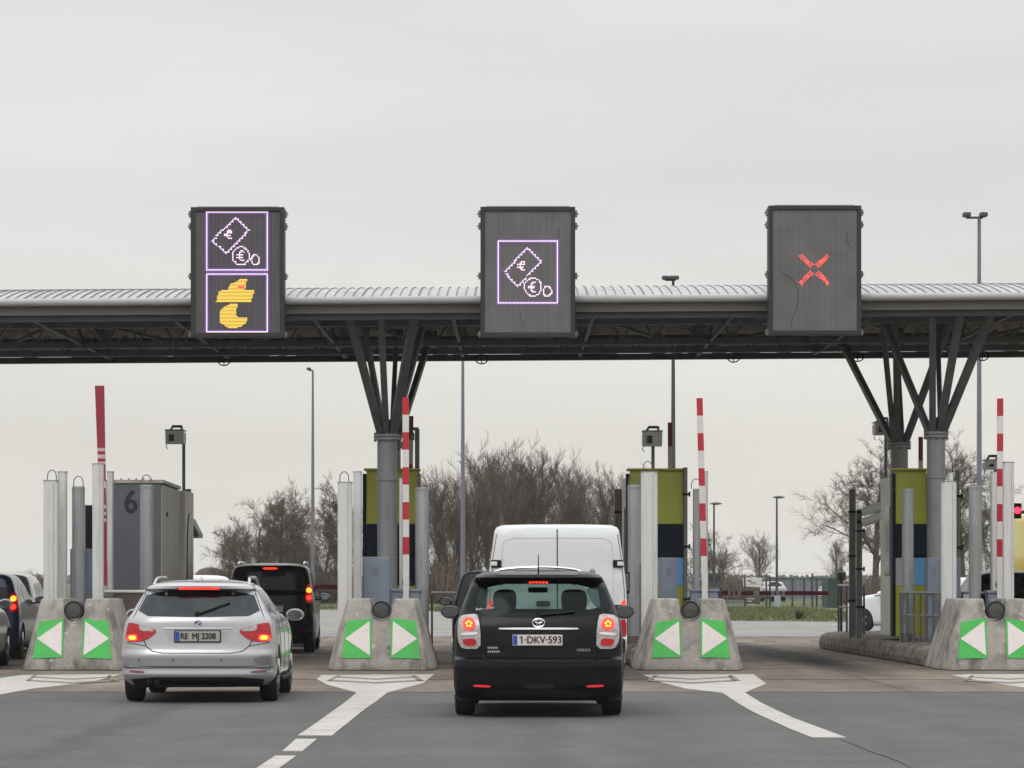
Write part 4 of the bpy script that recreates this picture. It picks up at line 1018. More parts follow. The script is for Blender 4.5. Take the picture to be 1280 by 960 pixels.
# cabin marked 6
d = 56; x0, x1 = X(133, d), X(201, d); zt = Z(604, d)
r = thing("grey_cabin", "large dark grey cabin marked 6 with a pale ribbed side", "cabin", ((x0 + x1) / 2, d, .42))
dx = -T * 4
c = MB(); c.loft([(x0, d, .42), (x1, d, .42), (x1 + dx, d + 4, .42), (x0 + dx, d + 4, .42)], [(x0, d, zt), (x1, d, zt), (x1 + dx, d + 4, zt), (x0 + dx, d + 4, zt)]); c.build("case", M['cabin'], r, bevel=.01)
sp = MB()
for i in range(7):
    a = d + .03 + i * .567; b_ = a + .545; xa = x1 - T * (a - d); xb = x1 - T * (b_ - d)
    sp.loft([(xa - .01, a, .5), (xa + .022, a, .5), (xb + .022, b_, .5), (xb - .01, b_, .5)], [(xa - .01, a, zt - .03), (xa + .022, a, zt - .03), (xb + .022, b_, zt - .03), (xb - .01, b_, zt - .03)])
sp.build("side_cladding", M['cabinside'], r)
c = MB(); c.loft([(x0 - .02, d - .03, zt + .002), (x1 + .05, d - .03, zt + .002), (x1 + dx + .05, d + 4.02, zt + .002), (x0 + dx - .02, d + 4.02, zt + .002)], [(x0 - .02, d - .03, zt + .06), (x1 + .05, d - .03, zt + .06), (x1 + dx + .05, d + 4.02, zt + .06), (x0 + dx - .02, d + 4.02, zt + .06)]); c.build("roof_edge", M['cabinside'], r)
k = MB()
for i in range(5): k.box(x0 + .25 + i * .13, x0 + .27 + i * .13, d, d + .02, zt + .06, zt + .085)
k.build("roof_fixings", M['dark'], r)
text_obj("6", .56, (X(163.5, d), d - .004, Z(628.5, d)), M['digit'], r, .004, "painted_number", .88, bold=.012)
MB().box(X(206, 57), X(207, 57) + .03, 56.9, 57.1, Z(646, 57), Z(640, 57)).build("side_handle", M['dark'], r)
# small booth behind with arched dark window and awning
d = 60.3; xa = x1 - T * 4 - .55
r = thing("ticket_booth", "cream booth with an arched dark window behind the grey cabin 6", "booth", (xa, d, .42))
MB().box(xa - .2, X(231.5, d), d, d + 1.6, .42, Z(613, d)).build("case", M['cream'], r, bevel=.02)
aw = [(d + .25 + .5 - .5 * math.cos(t * math.pi / 10), 1.35 + 1.35 * math.sin(t * math.pi / 10) ** .7) for t in range(11)]
MB().prism_x(aw, X(231.5, d) - .01, X(231.5, d) + .02).build("arched_window", M['glassdark'], r)
MB().box(X(231.5, d), X(231.5, d) + .25, d + .2, d + 1.2, 1.33, 1.38).build("counter", M['cream'], r, bevel=.02)
d = 62.9
r = thing("awning", "small dark triangular awning on the right side of the dark post behind cabin 6", "awning", (X(238, d), d, Z(671, d)))
MB().prism_y([(X(238, d), Z(670, d)), (X(248, d), Z(670, d)), (X(248, d), Z(667, d)), (X(238.5, d), Z(648, d))], d, d + .9).build("hood", M['dark_post'], r)
MB().box(X(238, d), X(248, d), d - .02, d + .92, Z(672, d), Z(670, d)).build("rim", M['grey_post'], r)

# railings
def railing(P, top, label, z0=.42, mid=True, n=4, col='dark_post', thick=.022):
    (xa, ya), (xb, yb) = P
    r = thing("railing", label, "railing", (xa, ya, z0), "metal railings on the islands")
    MB().tube((xa, ya, top), (xb, yb, top), thick).build("top_rail", M['grey_post'], r, smooth=True)
    if mid: MB().tube((xa, ya, (top + z0) / 2), (xb, yb, (top + z0) / 2), thick * .7).build("middle_rail", M['grey_post'], r, smooth=True)
    for i in range(n):
        t = i / (n - 1); MB().tube((xa + (xb - xa) * t, ya + (yb - ya) * t, z0 - .1), (xa + (xb - xa) * t, ya + (yb - ya) * t, top), thick).build("upright", M[col], r, smooth=True)
railing(((X(1047, 67), 66.8), (X(1080, 64), 64)), Z(732, 65), "railing around the rounded kerb end left of the cream booth")
railing(((X(1119, 57), 56.2), (X(1177, 55), 55.2)), Z(741, 55.7), "railing in front of the right booth's yellow lower panel", n=7)
railing(((X(1186, 55), 54.9), (X(1236, 54.5), 54.6)), Z(741, 55), "short dark railing behind the right nose block", n=4)
railing(((X(540, 66), 66), (X(606, 63), 63)), Z(741, 65), "grey rail left of the white van across the lane", n=3, mid=False, z0=.1)
# corrugated screen beside cabin 6
r = thing("metal_screen", "rusty brown corrugated screen below the grey cabin 6", "screen", (X(132, 54.3), 54.3, .3))
m = MB(); n = 26
for i in range(n):
    a = X(131, 54.3) + (X(181, 54.3) - X(131, 54.3)) * i / n; w = (X(181, 54.3) - X(131, 54.3)) / n
    m.box(a, a + w * .62, 54.3, 54.33, .38, Z(741, 54.3)); m.box(a + w * .62, a + w, 54.32, 54.35, .38, Z(741, 54.3))
m.build("sheet", mat("rusty_sheet", (.16, .135, .12), .7, var=.2, vscale=3, dirt=.7, dirtcol=(.10, .055, .04), dscale=(14, 3, .8)), r)
MB().tube((X(130, 54.3), 54.3, Z(739.5, 54.3)), (X(182, 54.3), 54.3, Z(739.5, 54.3)), .028).build("top_rail", M['bwhite'], r, smooth=True)

# cameras on poles
def camera(hx0, hx1, ht, hb, px, d, z0, label, tilt=0, bracket_top=True):
    xc = (X(hx0, d) + X(hx1, d)) / 2; w = X(hx1, d) - X(hx0, d); z1 = Z(ht, d); z2 = Z(hb, d)
    r = thing("surveillance_camera", label, "camera", (X(px, d), d, z0), "box cameras on poles above the islands")
    MB().tube((X(px, d), d + .1, z0), (X(px, d), d + .1, z2 + .05), .032, n=12).build("pole", M['pole'], r, smooth=True)
    hz0 = z2; hz1 = z1 - .09
    m = MB(); m.prism_x([(d - .25, hz0), (d + .25, hz0 + .03), (d + .25, hz1 - .03), (d - .32, hz1 - .0)][::-1], xc - w / 2, xc + w / 2)
    h = m.build("housing", M['white_post'], r, bevel=.015)
    MB().box(xc - w / 2 - .01, xc + w / 2 + .01, d - .36, d + .28, hz1 + .002, hz1 + .018).build("sun_shield", M['grey_post'], h)
    MB().box(xc - w * .30, xc - w * .02, d - .30, d - .262, hz0 + .06, hz1 - .07).build("lens_window", M['glassdark'], h)
    b = MB(); b.tube((xc - w * .3, d, hz1 + .02), (xc - w * .15, d, z1), .022); b.tube((xc - w * .2, d, z1), (xc + w * .35, d, z1), .026); b.tube((xc + w * .35, d, z1), (xc + w * .3, d, hz1 + .02), .022)
    b.build("bracket", M['bracket'], r, smooth=True)
    MB().path([(xc - w * .45, d - .1, hz0 + .02), (xc - w * .52, d - .1, hz0 - .05), (xc - w * .4, d - .1, hz0 - .09)], .008).build("cable", M['dark'], r)
camera(208.5, 231, 533, 556, 229, 62, .4, "box camera on the slim pole at the back right of grey cabin 6")
camera(803, 827, 534, 559, 816.5, 60, .4, "box camera on the pole rising from the middle yellow booth")
camera(1092, 1113, 523, 545, 1108, 63, .4, "pale box camera beside the rear right column, cable loop at its left", 1)
camera(1230, 1249, 570, 588, 1245, 60, .4, "pale box camera just left of the rightmost striped arm", 1)
r = thing("bracket_lamp", "slim pole with a short bracket behind the second island's striped arm", "lamp", (X(521.5, 61), 61, .4))
MB().tube((X(521.5, 61), 61, .4), (X(521.5, 61), 61, Z(536, 61)), .045).build("pole", M['pole'], r, smooth=True)
MB().tube((X(512, 61), 61, Z(536, 61)), (X(523, 61), 61, Z(536, 61)), .03).build("bracket_arm", M['pole'], r, smooth=True)
MB().box(X(514, 61), X(518, 61), 60.9, 61.1, Z(550, 61), Z(541, 61)).build("lamp_head", M['bracket'], r, bevel=.01)
for (yy, lb) in ((636, "upper white tube camera pointing right on the short galvanised post"), (649, "lower white tube camera pointing right on the short galvanised post")):
    d = 61; z = Z(yy, d)
    r = thing("tube_camera", lb, "camera", (X(1077, d), d, z), "white tube cameras")
    o = MB().tube((X(1079, d), d - .1, z - .06), (X(1101, d), d - .35, z + .06), .085, n=16).build("housing", M['white_post'], r, smooth=True)
    o.data.materials[0] = mat('camera_white', (.78, .77, .72), .4)
    MB().tube((X(1074, d), d + .2, z - .05), (X(1083, d), d - .1, z - .03), .04).build("bracket", M['dark'], r, smooth=True)
    MB().tube((X(1078, d), d - .09, z - .065), (X(1080, d), d - .12, z - .058), .072, n=14).build("lens_rim", M['dark'], r, smooth=True)
# red signal
d = 60
r = thing("traffic_signal", "lit red traffic signal on the far right above the yellow van", "signal", (X(1275, d), d, .4))
MB().box(X(1267.5, d), X(1277, d), d, d + .25, Z(648, d), Z(629, d)).build("signal_box", M['dark'], r, bevel=.015)
MB().lathe([(.065, -.01), (.06, -.02), (.065, .01)], (X(1272, d), d, Z(638, d)), 'y', 20).build("red_lamp", mat("signal_red", (.9, .02, .03), .3, emit=4, ecol=(1, .02, .05)), r)
MB().tube((X(1284, d), d + .15, .4), (X(1284, d), d + .15, Z(640, d)), .03).tube((X(1284, d), d + .15, Z(640, d)), (X(1276, d), d + .15, Z(640, d)), .03).build("pole", M['dark_post'], r, smooth=True)
# ================================================================= canopy
CY0, CY1 = 54.5, 66.5
SL = .0065
def lift(x): return SL * x
def arch(y, z0=6.26, rise=.56): return z0 + rise * (1 - ((y - (CY0 + CY1) / 2) / ((CY1 - CY0) / 2)) ** 2)
can = thing("toll_canopy", "long low arched toll canopy with ribbed metal roof and dark steel underside", "canopy", (0, CY0, 6))
XL, XR = -17, 17
def corr(z0, rise, pitch, amp, ystep, name, m, off=0, th=.01, y0=CY0 - .05, y1=CY1 + .05):
    vs = []; fs = []; nx = int((XR - XL) / (pitch / 6)); ny = ystep
    for j in range(ny + 1):
        y = y0 + (y1 - y0) * j / ny
        for i in range(nx + 1):
            x = XL + (XR - XL) * i / nx; ph = i % 6
            a = (amp if ph in (1,) else amp * .7 if ph in (0, 2) else 0)
            vs.append((x, y, arch(y, z0, rise) + a + lift(x) + off))
    for j in range(ny):
        for i in range(nx): fs.append((j * (nx + 1) + i, j * (nx + 1) + i + 1, (j + 1) * (nx + 1) + i + 1, (j + 1) * (nx + 1) + i))
    b = MB(); b.v = vs; b.f = fs; b.mi = [0] * len(fs)
    return b.build(name, m, can)
corr(6.26, .56, .16, .012, 16, "roof_deck", M['deck'])
sm = MB(); x = XL + .05; k_ = 0; rs_ = random.Random(2)
while x < XR:
    wd = rs_.choice((.004, .006, .007, .009)) if k_ % 6 else .014
    P = [CY0 - .05 + (CY1 - CY0) * .62 * t / 9 for t in range(10)]
    for a, c in zip(P, P[1:]):
        za = arch(a) + lift(x) + .030; zc_ = arch(c) + lift(x) + .030
        sm.add([(x - wd, a, za - .03), (x + wd, a, za - .03), (x + wd, c, zc_ - .03), (x - wd, c, zc_ - .03), (x - wd, a, za - .006), (x + wd, a, za - .006), (x + wd, c, zc_ - .006), (x - wd, c, zc_ - .006)], [(4, 5, 6, 7), (0, 4, 7, 3), (1, 2, 6, 5)])
    x += .16; k_ += 1
sm.build("roof_seams", mat("seam_dark", (.14, .14, .14), .7), can)
corr(6.20, .56, .38, -.04, 16, "soffit", M['soffit'], y1=CY1 - .1)
def xb(name, y, z, hy, hz, m, x0=XL, x1=XR, parent=None):
    b = MB(); b.loft([(x0, y - hy, z - hz + lift(x0)), (x0, y + hy, z - hz + lift(x0)), (x0, y + hy, z + hz + lift(x0)), (x0, y - hy, z + hz + lift(x0))],
                     [(x1, y - hy, z - hz + lift(x1)), (x1, y + hy, z - hz + lift(x1)), (x1, y + hy, z + hz + lift(x1)), (x1, y - hy, z + hz + lift(x1))])
    return b.build(name, m, parent or can)
g = MB().tube((XL, CY0 - .12, 6.195 + lift(XL)), (XR, CY0 - .12, 6.195 + lift(XR)), .068, n=18).build("gutter", M['gutter'], can, smooth=True)
for i in range(8):
    x = XL + 1.3 + i * 4.35; MB().tube((x, CY0 - .12, 6.195 + lift(x)), (x + .09, CY0 - .12, 6.195 + lift(x)), .074, n=18).build("gutter_joint", M['gutter'], g, smooth=True)
xb("fascia", CY0 + .03, 6.06, .02, .075, M['fascia'])
xb("front_beam", CY0 + .18, 6.02, .07, .13, M['beam'])
xb("rear_beam", CY1, 6.045, .09, .062, M['beam'])
xb("rear_trim", CY1 - .02, 6.21, .03, .07, M['beam'])
for k, y in enumerate((56.3, 58.4, 60.5, 62.6, 64.7)):
    xb("purlin", y, arch(y, 6.0), .045, .075, M['beam'])
for y in (57.4, 61.9, 64.2):
    xb("lower_chord", y, 6.02 if y > 60 else 6.05, .06, .06, M['strut'])
for y, zt_, nm in ((57.4, 6.36, 0), (61.9, 6.66, 1), (64.2, 6.38, 2)):
    lt = MB(); x = XL; up_ = True; rq = random.Random(nm)
    while x < XR:
        st_ = rq.choice((.30, .36, .42)); a = (x, y, (6.05 if up_ else zt_) + lift(x)); c = (x + st_, y, (zt_ if up_ else 6.05) + lift(x)); lt.beam(a, c, .035, .035); up_ = not up_; x += st_
    lt.build("lattice_girder", M['strut'], can)
i = 0; x = -15.6
while x < 16:
    b = MB(); P = [CY0 + .1 + (CY1 - CY0 - .2) * t / 10 for t in range(11)]
    for a, c in zip(P, P[1:]): b.beam((x, a, arch(a, 6.10) + lift(x)), (x, c, arch(c, 6.10) + lift(x)), .09, .16)
    b.beam((x, CY0 + .1, 6.0 + lift(x)), (x, CY1 - .3, 6.07 + lift(x)), .06, .07)
    for a, c in ((56.5, 58.5), (60.5, 58.5), (60.5, 62.5), (64.5, 62.5)): b.beam((x, a, arch(a, 5.95) + lift(x)), (x, c, 6.02 + lift(x)), .05, .05)
    b.build("rafter", M['beam'], can)
    if i % 2 == 0:
        c = MB(); c.beam((x, 55, 6.0 + lift(x)), (x + 2.4, 60.5, arch(60.5, 5.9) + lift(x)), .06, .06); c.beam((x + 4.8, 55, 6.0 + lift(x)), (x + 2.4, 60.5, arch(60.5, 5.9) + lift(x)), .06, .06)
        c.beam((x, 65.6, 6.12 + lift(x)), (x + 2.4, 60.5, arch(60.5, 5.9) + lift(x)), .06, .06); c.beam((x + 4.8, 65.6, 6.12 + lift(x)), (x + 2.4, 60.5, arch(60.5, 5.9) + lift(x)), .06, .06)
        c.build("brace", M['strut'], can)
    i += 1; x += 2.43
# gap blockers along the rear slit
b = MB(); rr = random.Random(5); x = -17
while x < 17:
    w = rr.choice((.15, .3, .5, 1.5, 2.0)); b.box(x, x + w, CY1 - .03, CY1 + .02, 6.10 + lift(x), 6.15 + lift(x)); x += w + rr.choice((.12, .2, .35, .7, 1.1))
b.build("packing_plates", M['beam'], can)
# round fittings under the rear beam
for px, lb in ((280, "round ring fitting below the canopy edge under the left sign"), (602, "round ring fitting below the canopy edge under the middle sign"), (917, "round ring fitting below the canopy edge left of the red cross sign"), (1446 - 0, None), (1072, "round ring fitting below the canopy edge under the red cross sign"), (1228, "round ring fitting below the canopy edge beside the tall right mast")):
    if lb is None: continue
    d = 66.2; x = X(px, d); zc = 5.995 + lift(x)
    r = thing("ring_fitting", lb, "fitting", (x, d, zc), "ring fittings below the canopy")
    MB().path([(x + .125 * math.cos(t * math.pi / 12), d, zc - .0 + .095 * math.sin(t * math.pi / 12)) for t in range(25)], .014, 6).build("ring", M['dark'], r, smooth=True)
    MB().tube((x, d, zc - .095), (x, d, zc + .05), .01).tube((x - .13, d, zc - .02), (x + .13, d, zc - .02), .008).build("stem", M['dark'], r)

# tree columns
def column(px, d, wpx, capy, tops, label, base=.42):
    x = X(px, d); w = wpx * d / F / 2; zc = Z(capy, d)
    r = thing("support_column", label, "column", (x, d, base), "steel tree columns carrying the canopy")
    MB().lathe([(w, base), (w, zc)], (x, d, 0), 'z', 32).build("shaft", M['steel'], r, smooth=True)
    c = MB(); c.lathe([(w * 1.32, zc), (w * 1.32, zc + .045)], (x, d, 0), 'z', 32); c.lathe([(w * 1.32, zc + .06), (w * 1.32, zc + .10)], (x, d, 0), 'z', 32)
    c.lathe([(w * 1.12, zc - .72), (w * 1.12, zc - .66)], (x, d, 0), 'z', 32)
    c.build("flange", M['steel'], r, smooth=True)
    q = MB()
    for i in range(8):
        a = math.pi * 2 * i / 8; q.lathe([(.022, zc - .03), (.022, zc + .13)], (x + math.cos(a) * w * 1.2, d + math.sin(a) * w * 1.2, 0), 'z', 6)
    q.build("bolts", M['dark_post'], r)
    MB().lathe([(w * .62, zc + .10), (w * .55, zc + .36)], (x, d, 0), 'z', 20).build("crown_hub", M['strut'], r, smooth=True)
    for (tx, ty, ww) in tops:
        dx = tx * d / F
        z1 = arch(ty, 6.0) - .02 if 55 < ty < 66 else 6.0
        q = MB(); q.beam((x + max(-.1, min(.1, dx * .25)), d + (ty - d) * .04, zc + .08), (x + dx, ty, z1 + lift(x)), ww, .12); q.build("strut", M['strut'], r, bevel=.01)
        MB().box(x + dx - .14, x + dx + .14, ty - .1, ty + .1, z1 + lift(x) - .02, z1 + lift(x) + .10).build("strut_head", M['beam'], r)
    return r
column(484, 56.7, 25, 550, [(-42, 55.0, .125), (-3, 55.0, .11), (38, 55.0, .15), (46, 59.4, .10)], "front steel tree column on the second island with dark branching struts")
column(489, 61.2, 24, 560, [(-34, 59.9, .09), (0, 64.0, .09), (44, 64.2, .11)], "rear steel tree column hidden behind the front one on the second island")
column(1170, 56.7, 23, 547, [(-20, 55.0, .12), (14, 55.0, .125), (52, 55.0, .125), (-58, 58.9, .10), (32, 60, .09)], "front right steel tree column beside the wide white post")
column(1124, 61.2, 22, 560, [(-58, 64.2, .11), (-32, 60, .09), (-14, 60.0, .11), (20, 64.2, .09), (60, 60.0, .10)], "rear right steel tree column above the yellow green booth")

# ================================================================= signs
LED = {k: mat("led_" + k, c, .5, emit=e, ecol=c2) for k, c, e, c2 in (
    ("white", (.9, .7, .85), .95, (1, .74, .95)), ("violet", (.3, .15, .7), .38, (.34, .22, 1)), ("yellow", (.9, .7, .1), .85, (1, .62, .10)), ("red", (.8, .06, .04), 1.5, (1, .12, .10)))}
def panelmat(name, ribs):
    m = bpy.data.materials.new(name); m.use_nodes = True; nt = m.node_tree; N = nt.nodes; L = nt.links; b = N["Principled BSDF"]; b.inputs["Roughness"].default_value = .75
    geo = N.new("ShaderNodeNewGeometry"); mp = N.new("ShaderNodeMapping"); mp.inputs["Scale"].default_value = (16, 1, .15); L.new(geo.outputs["Position"], mp.inputs[0])
    n = N.new("ShaderNodeTexNoise"); n.inputs["Scale"].default_value = 1; n.inputs["Detail"].default_value = 5; n.inputs["Roughness"].default_value = .8; L.new(mp.outputs[0], n.inputs["Vector"])
    r = N.new("ShaderNodeMapRange"); L.new(n.outputs[0], r.inputs[0]); r.inputs[1].default_value = .3; r.inputs[2].default_value = .7; r.inputs[3].default_value = .75; r.inputs[4].default_value = 1.3
    n2 = N.new("ShaderNodeTexNoise"); n2.inputs["Scale"].default_value = 2.5; n2.inputs["Detail"].default_value = 4; L.new(geo.outputs["Position"], n2.inputs["Vector"])
    r2 = N.new("ShaderNodeMapRange"); L.new(n2.outputs[0], r2.inputs[0]); r2.inputs[1].default_value = .35; r2.inputs[2].default_value = .65; r2.inputs[3].default_value = .85; r2.inputs[4].default_value = 1.12
    mu = N.new("ShaderNodeMath"); mu.operation = 'MULTIPLY'; L.new(r.outputs[0], mu.inputs[0]); L.new(r2.outputs[0], mu.inputs[1])
    v = N.new("ShaderNodeVectorMath"); v.operation = 'SCALE'; v.inputs[0].default_value = ribs; L.new(mu.outputs[0], v.inputs["Scale"]); L.new(v.outputs[0], b.inputs["Base Color"]); return m
PM = panelmat("led_panel_grey", (.135, .13, .128)); PM2 = panelmat("led_panel_purple", (.075, .062, .080))  # the left sign's panel is a darker purple
def sign(px0, px1, py0, py1, label, draw, cracks, ox, zoomx):
    d = 54.0; x0, x1 = X(px0, d), X(px1, d); z1, z0 = Z(py0, d), Z(py1, d)
    r = thing("display_sign", label, "sign", ((x0 + x1) / 2, d, z0), "LED display signs above the lanes")
    e = .07
    MB().box(x0 + .02, x1 - .02, d + .04, d + .30, z0 + .02, z1 - .02).build("case", M['signframe'], r)
    fr = MB(); fr.box(x0, x1, d - .03, d + .32, z0, z0 + e); fr.box(x0, x1, d - .03, d + .32, z1 - e, z1); fr.box(x0, x0 + e, d - .03, d + .32, z0 + e, z1 - e); fr.box(x1 - e, x1, d - .03, d + .32, z0 + e, z1 - e)
    fr.build("frame", M['signframe'], r, bevel=.006)
    MB().box(x0 + e, x1 - e, d, d + .04, z0 + e, z1 - e).build("panel", PM2 if draw is draw1 else PM, r)
    ribs = MB(); nn = 50
    for i in range(nn):
        a = x0 + e + (x1 - x0 - 2 * e) * (i + .5) / nn; ribs.box(a - .0028, a + .0028, d - .006, d, z0 + e, z1 - e)
    ribs.build("panel_ribs", mat("rib_grey", (.175, .172, .17), .6), r)
    br = MB()
    for s, xs in ((-1, x0), (1, x1)):
        for f_ in (.95, .855, .47, .02):
            br.box(min(xs, xs + s * .035), max(xs, xs + s * .035), d + .02, d + .2, z0 + (z1 - z0) * f_ - .05, z0 + (z1 - z0) * f_ + .05)
            br.box(min(xs, xs + s * .06), max(xs, xs + s * .06), d + .08, d + .1, z0 + (z1 - z0) * f_ - .012, z0 + (z1 - z0) * f_ + .012)
    br.build("bracket", M['bracket'], r)
    for s in (-1, 1):
        xx = (x0 + x1) / 2 + s * .45; MB().beam((xx, d + .3, z0 + .5), (xx, d + .75, z0 + .5), .08, .08).beam((xx, d + .3, z0 + .15), (xx, d + .8, z0 + .15), .07, .07).build("mounting_arm", M['beam'], r)
    MB().box(x0 + .1, x1 - .1, d + .05, d + .12, z1 + .001, z1 + .02).build("top_strip", mat("sign_top_strip", (.34, .26, .22), .6), r)
    pitch = .0232
    cell = {}
    def P(zx, zy): return (X(ox + zx / 4, d), Z(240 + zy / 4, d))
    def put(x, z, c):
        i, k = round(x / pitch), round(z / pitch); cell[(i, k)] = c
    def lineto(a, b, c='white', skip=1):
        a = P(*a); b = P(*b); n = max(1, int(max(abs(a[0] - b[0]), abs(a[1] - b[1])) / pitch * (1.0 if a[0] != b[0] and a[1] != b[1] else 2.0)))
        for i in range(0, n + 1, skip): put(a[0] + (b[0] - a[0]) * i / n, a[1] + (b[1] - a[1]) * i / n, c)
    def poly(pts, c='white', close=True, skip=1):
        for a, b in zip(pts, pts[1:] + (pts[:1] if close else [])): lineto(a, b, c, skip)
    def ell(cx, cy, rx, ry, c='white', a0=0, a1=360):
        n = 40; pp = [(cx + rx * math.cos(R(a0 + (a1 - a0) * i / n)), cy + ry * math.sin(R(a0 + (a1 - a0) * i / n))) for i in range(n + 1)]; poly(pp, c, False)
    def fill(pts, c):
        q = [P(*a) for a in pts]; xs = [a[0] for a in q]; zs = [a[1] for a in q]
        for i in range(int(min(xs) / pitch) - 1, int(max(xs) / pitch) + 2):
            for k in range(int(min(zs) / pitch) - 1, int(max(zs) / pitch) + 2):
                if inside(i * pitch, k * pitch, q): cell[(i, k)] = c
    draw(poly, ell, fill, lineto)
    bl = {}
    for (i, k), c in cell.items():
        nm = c if isinstance(c, tuple) else (c, c)
        bl.setdefault(nm, []).append((i, k))
        if nm[0] == 'frame_symbol':
            if (i + k) % 2:
                for di, dk_ in ((1, 0), (-1, 0), (0, 1), (0, -1)):
                    if (i + di, k + dk_) not in cell: bl.setdefault(('frame_dots', 'violet'), []).append((i + di, k + dk_))  # violet dots paint the glow fringe around the lit frame
        if nm[0] == 'banknote_symbol' and k % 2 == 0:
            for di in (1, -1):
                if (i + di, k) not in cell: bl.setdefault(('banknote_dots', 'violet' if di < 0 else 'white'), []).append((i + di, k))  # white dots thicken the outline, violet ones paint its glow fringe
    for (nm, c), pts in bl.items():
        b = MB(); h = pitch * (.35 if c == 'red' else .37 if c != 'yellow' else .44); v = 1 if c != 'yellow' else .62
        for i, k in pts:
            x, z = i * pitch, k * pitch; b.box(x - h, x + h, d - .012, d - .004, z - h * v, z + h * v)
        b.build(nm.strip(), LED[c], r)
    for ck in cracks:
        MB().path([(P(*q)[0], d - .008, P(*q)[1]) for q in smooth_poly(ck, 2, False)], .0035, 5).build("crack", mat("crack_grey", (.035, .035, .035), .8), r)
def note_and_coins(poly, ell, lineto, note, eu, coin, small, er=14):
    poly(note, ('banknote_symbol', 'white')); a, b = eu
    # slanted euro on the note
    E = ('euro_symbol', 'white'); ell(a + 8, b - 2, er, er * 1.5, E, 60, 320); lineto((a - 20, b - 7), (a + 16, b - 11), E); lineto((a - 18, b + 5), (a + 12, b + 1), E)
    cx, cy, rx = coin; ell(cx, cy, rx, rx + 3, ('large_coin_symbol', 'white')); E = ('coin_euro_symbol', 'white'); ell(cx + 6, cy, 15, 24, E, 70, 290); lineto((cx - 22, cy - 5), (cx + 6, cy - 5), E); lineto((cx - 22, cy + 6), (cx + 6, cy + 6), E)
    cx, cy, rx, ry_ = small; ell(cx, cy, rx, ry_, ('small_coin_symbol', 'white'))
def draw1(poly, ell, fill, lineto):
    FS = ('frame_symbol', 'white'); poly([(152, 104), (455, 104), (455, 388), (152, 388)], FS); pass
    note_and_coins(poly, ell, lineto, [(297, 127), (363, 190), (250, 310), (183, 243)], (262, 216), (325, 320, 42), (397, 340, 20, 25))
    FS = ('frame_symbol', 'white'); poly([(154, 413), (458, 413), (458, 698), (154, 698)], FS); pass
    fill([(355, 433), (330, 432), (300, 448), (268, 462), (258, 488), (216, 494), (208, 522), (200, 553), (376, 553), (392, 490), (345, 486), (352, 462)], ('hand_symbol', 'yellow'))
    fill([(312, 558), (262, 562), (228, 584), (216, 610), (220, 650), (250, 676), (292, 684), (330, 672), (352, 655), (360, 626), (318, 630), (298, 612), (302, 590)], ('arm_symbol', 'yellow'))
    fill([(310, 468), (345, 470), (342, 484), (312, 482)], ('red_accent', 'red'))
def draw2(poly, ell, fill, lineto):
    FS = ('frame_symbol', 'white'); poly([(168, 247), (468, 247), (468, 553), (168, 553)], FS)
    note_and_coins(poly, ell, lineto, [(318, 280), (385, 350), (268, 470), (203, 400)], (286, 372), (345, 475, 42), (417, 497, 20, 24))
def draw3(poly, ell, fill, lineto):
    n_ = 0
    for a, b in (((246, 318), (296, 370)), ((378, 318), (328, 370)), ((296, 402), (246, 456)), ((328, 402), (378, 456))):
        s = 1 if (b[0] - a[0]) * (b[1] - a[1]) > 0 else -1
        n_ += 1
        for o_ in (-8, -4, 0, 4, 8): lineto((a[0] + o_ * .8, a[1] - s * o_ * .8), (b[0] + o_ * .8, b[1] - s * o_ * .8), ('cross_stroke' + ' ' * n_, 'red'))
sign(238.5, 355.5, 259, 421, "display sign with two white framed pictograms, the lower one filled yellow", draw1, [], 220, 4)
sign(600.5, 719, 258.5, 420.5, "display sign with one white framed banknote and coins pictogram", draw2, [[(275, 585), (283, 620), (290, 650), (312, 682)], [(225, 672), (250, 688)], [(470, 170), (474, 205), (468, 235)]], 580, 4)
sign(960.5, 1076.5, 257, 418, "display sign showing only a red cross on its cracked grey panel", draw3, [[(142, 398), (170, 415), (205, 438), (216, 462), (232, 492), (230, 560), (212, 610), (198, 640), (195, 682)], [(480, 190), (472, 230), (488, 270), (512, 300)], [(120, 360), (124, 372)]], 940, 4)

# ================================================================= masts and lamps
def mast(px, top, d, label, heads, dark=False, rbase=.14):
    x = X(px, d); zt = Z(top, d); r = thing("floodlight_mast", label, "light mast", (x, d, 0), "tall floodlight masts behind the canopy")
    MB().tube((x, d, 0), (x, d, zt), rbase, .055, n=14).build("pole", M['poledark' if dark else 'pole'], r, smooth=True)
    for hx in heads:
        h = MB(); h.box(x + hx - .12, x + hx + .12, d - .3, d + .1, zt + .01, zt + .15); h = h.build("lamp_head", M['poledark'], r, bevel=.03)
    MB().tube((x + min(heads + (0,)), d, zt), (x + max(heads + (0,)), d, zt), .04).build("cross_arm", M['poledark'], r, smooth=True)
mast(1224, 272, 103, "tall right floodlight mast with its twin lamp head above the canopy", (-.42, .12), rbase=.10)
mast(841.5, 350, 127, "floodlight mast whose lamp head just clears the canopy roof", (-.33, -.08, .1), True, .12)
mast(578.5, 385, 150, "slim mast behind the canopy just left of the middle sign", (0.0,), rbase=.13)
mast(391, 463, 180, "slim mast with small lamp head at its left, left of the second island", (-.22,), rbase=.13)
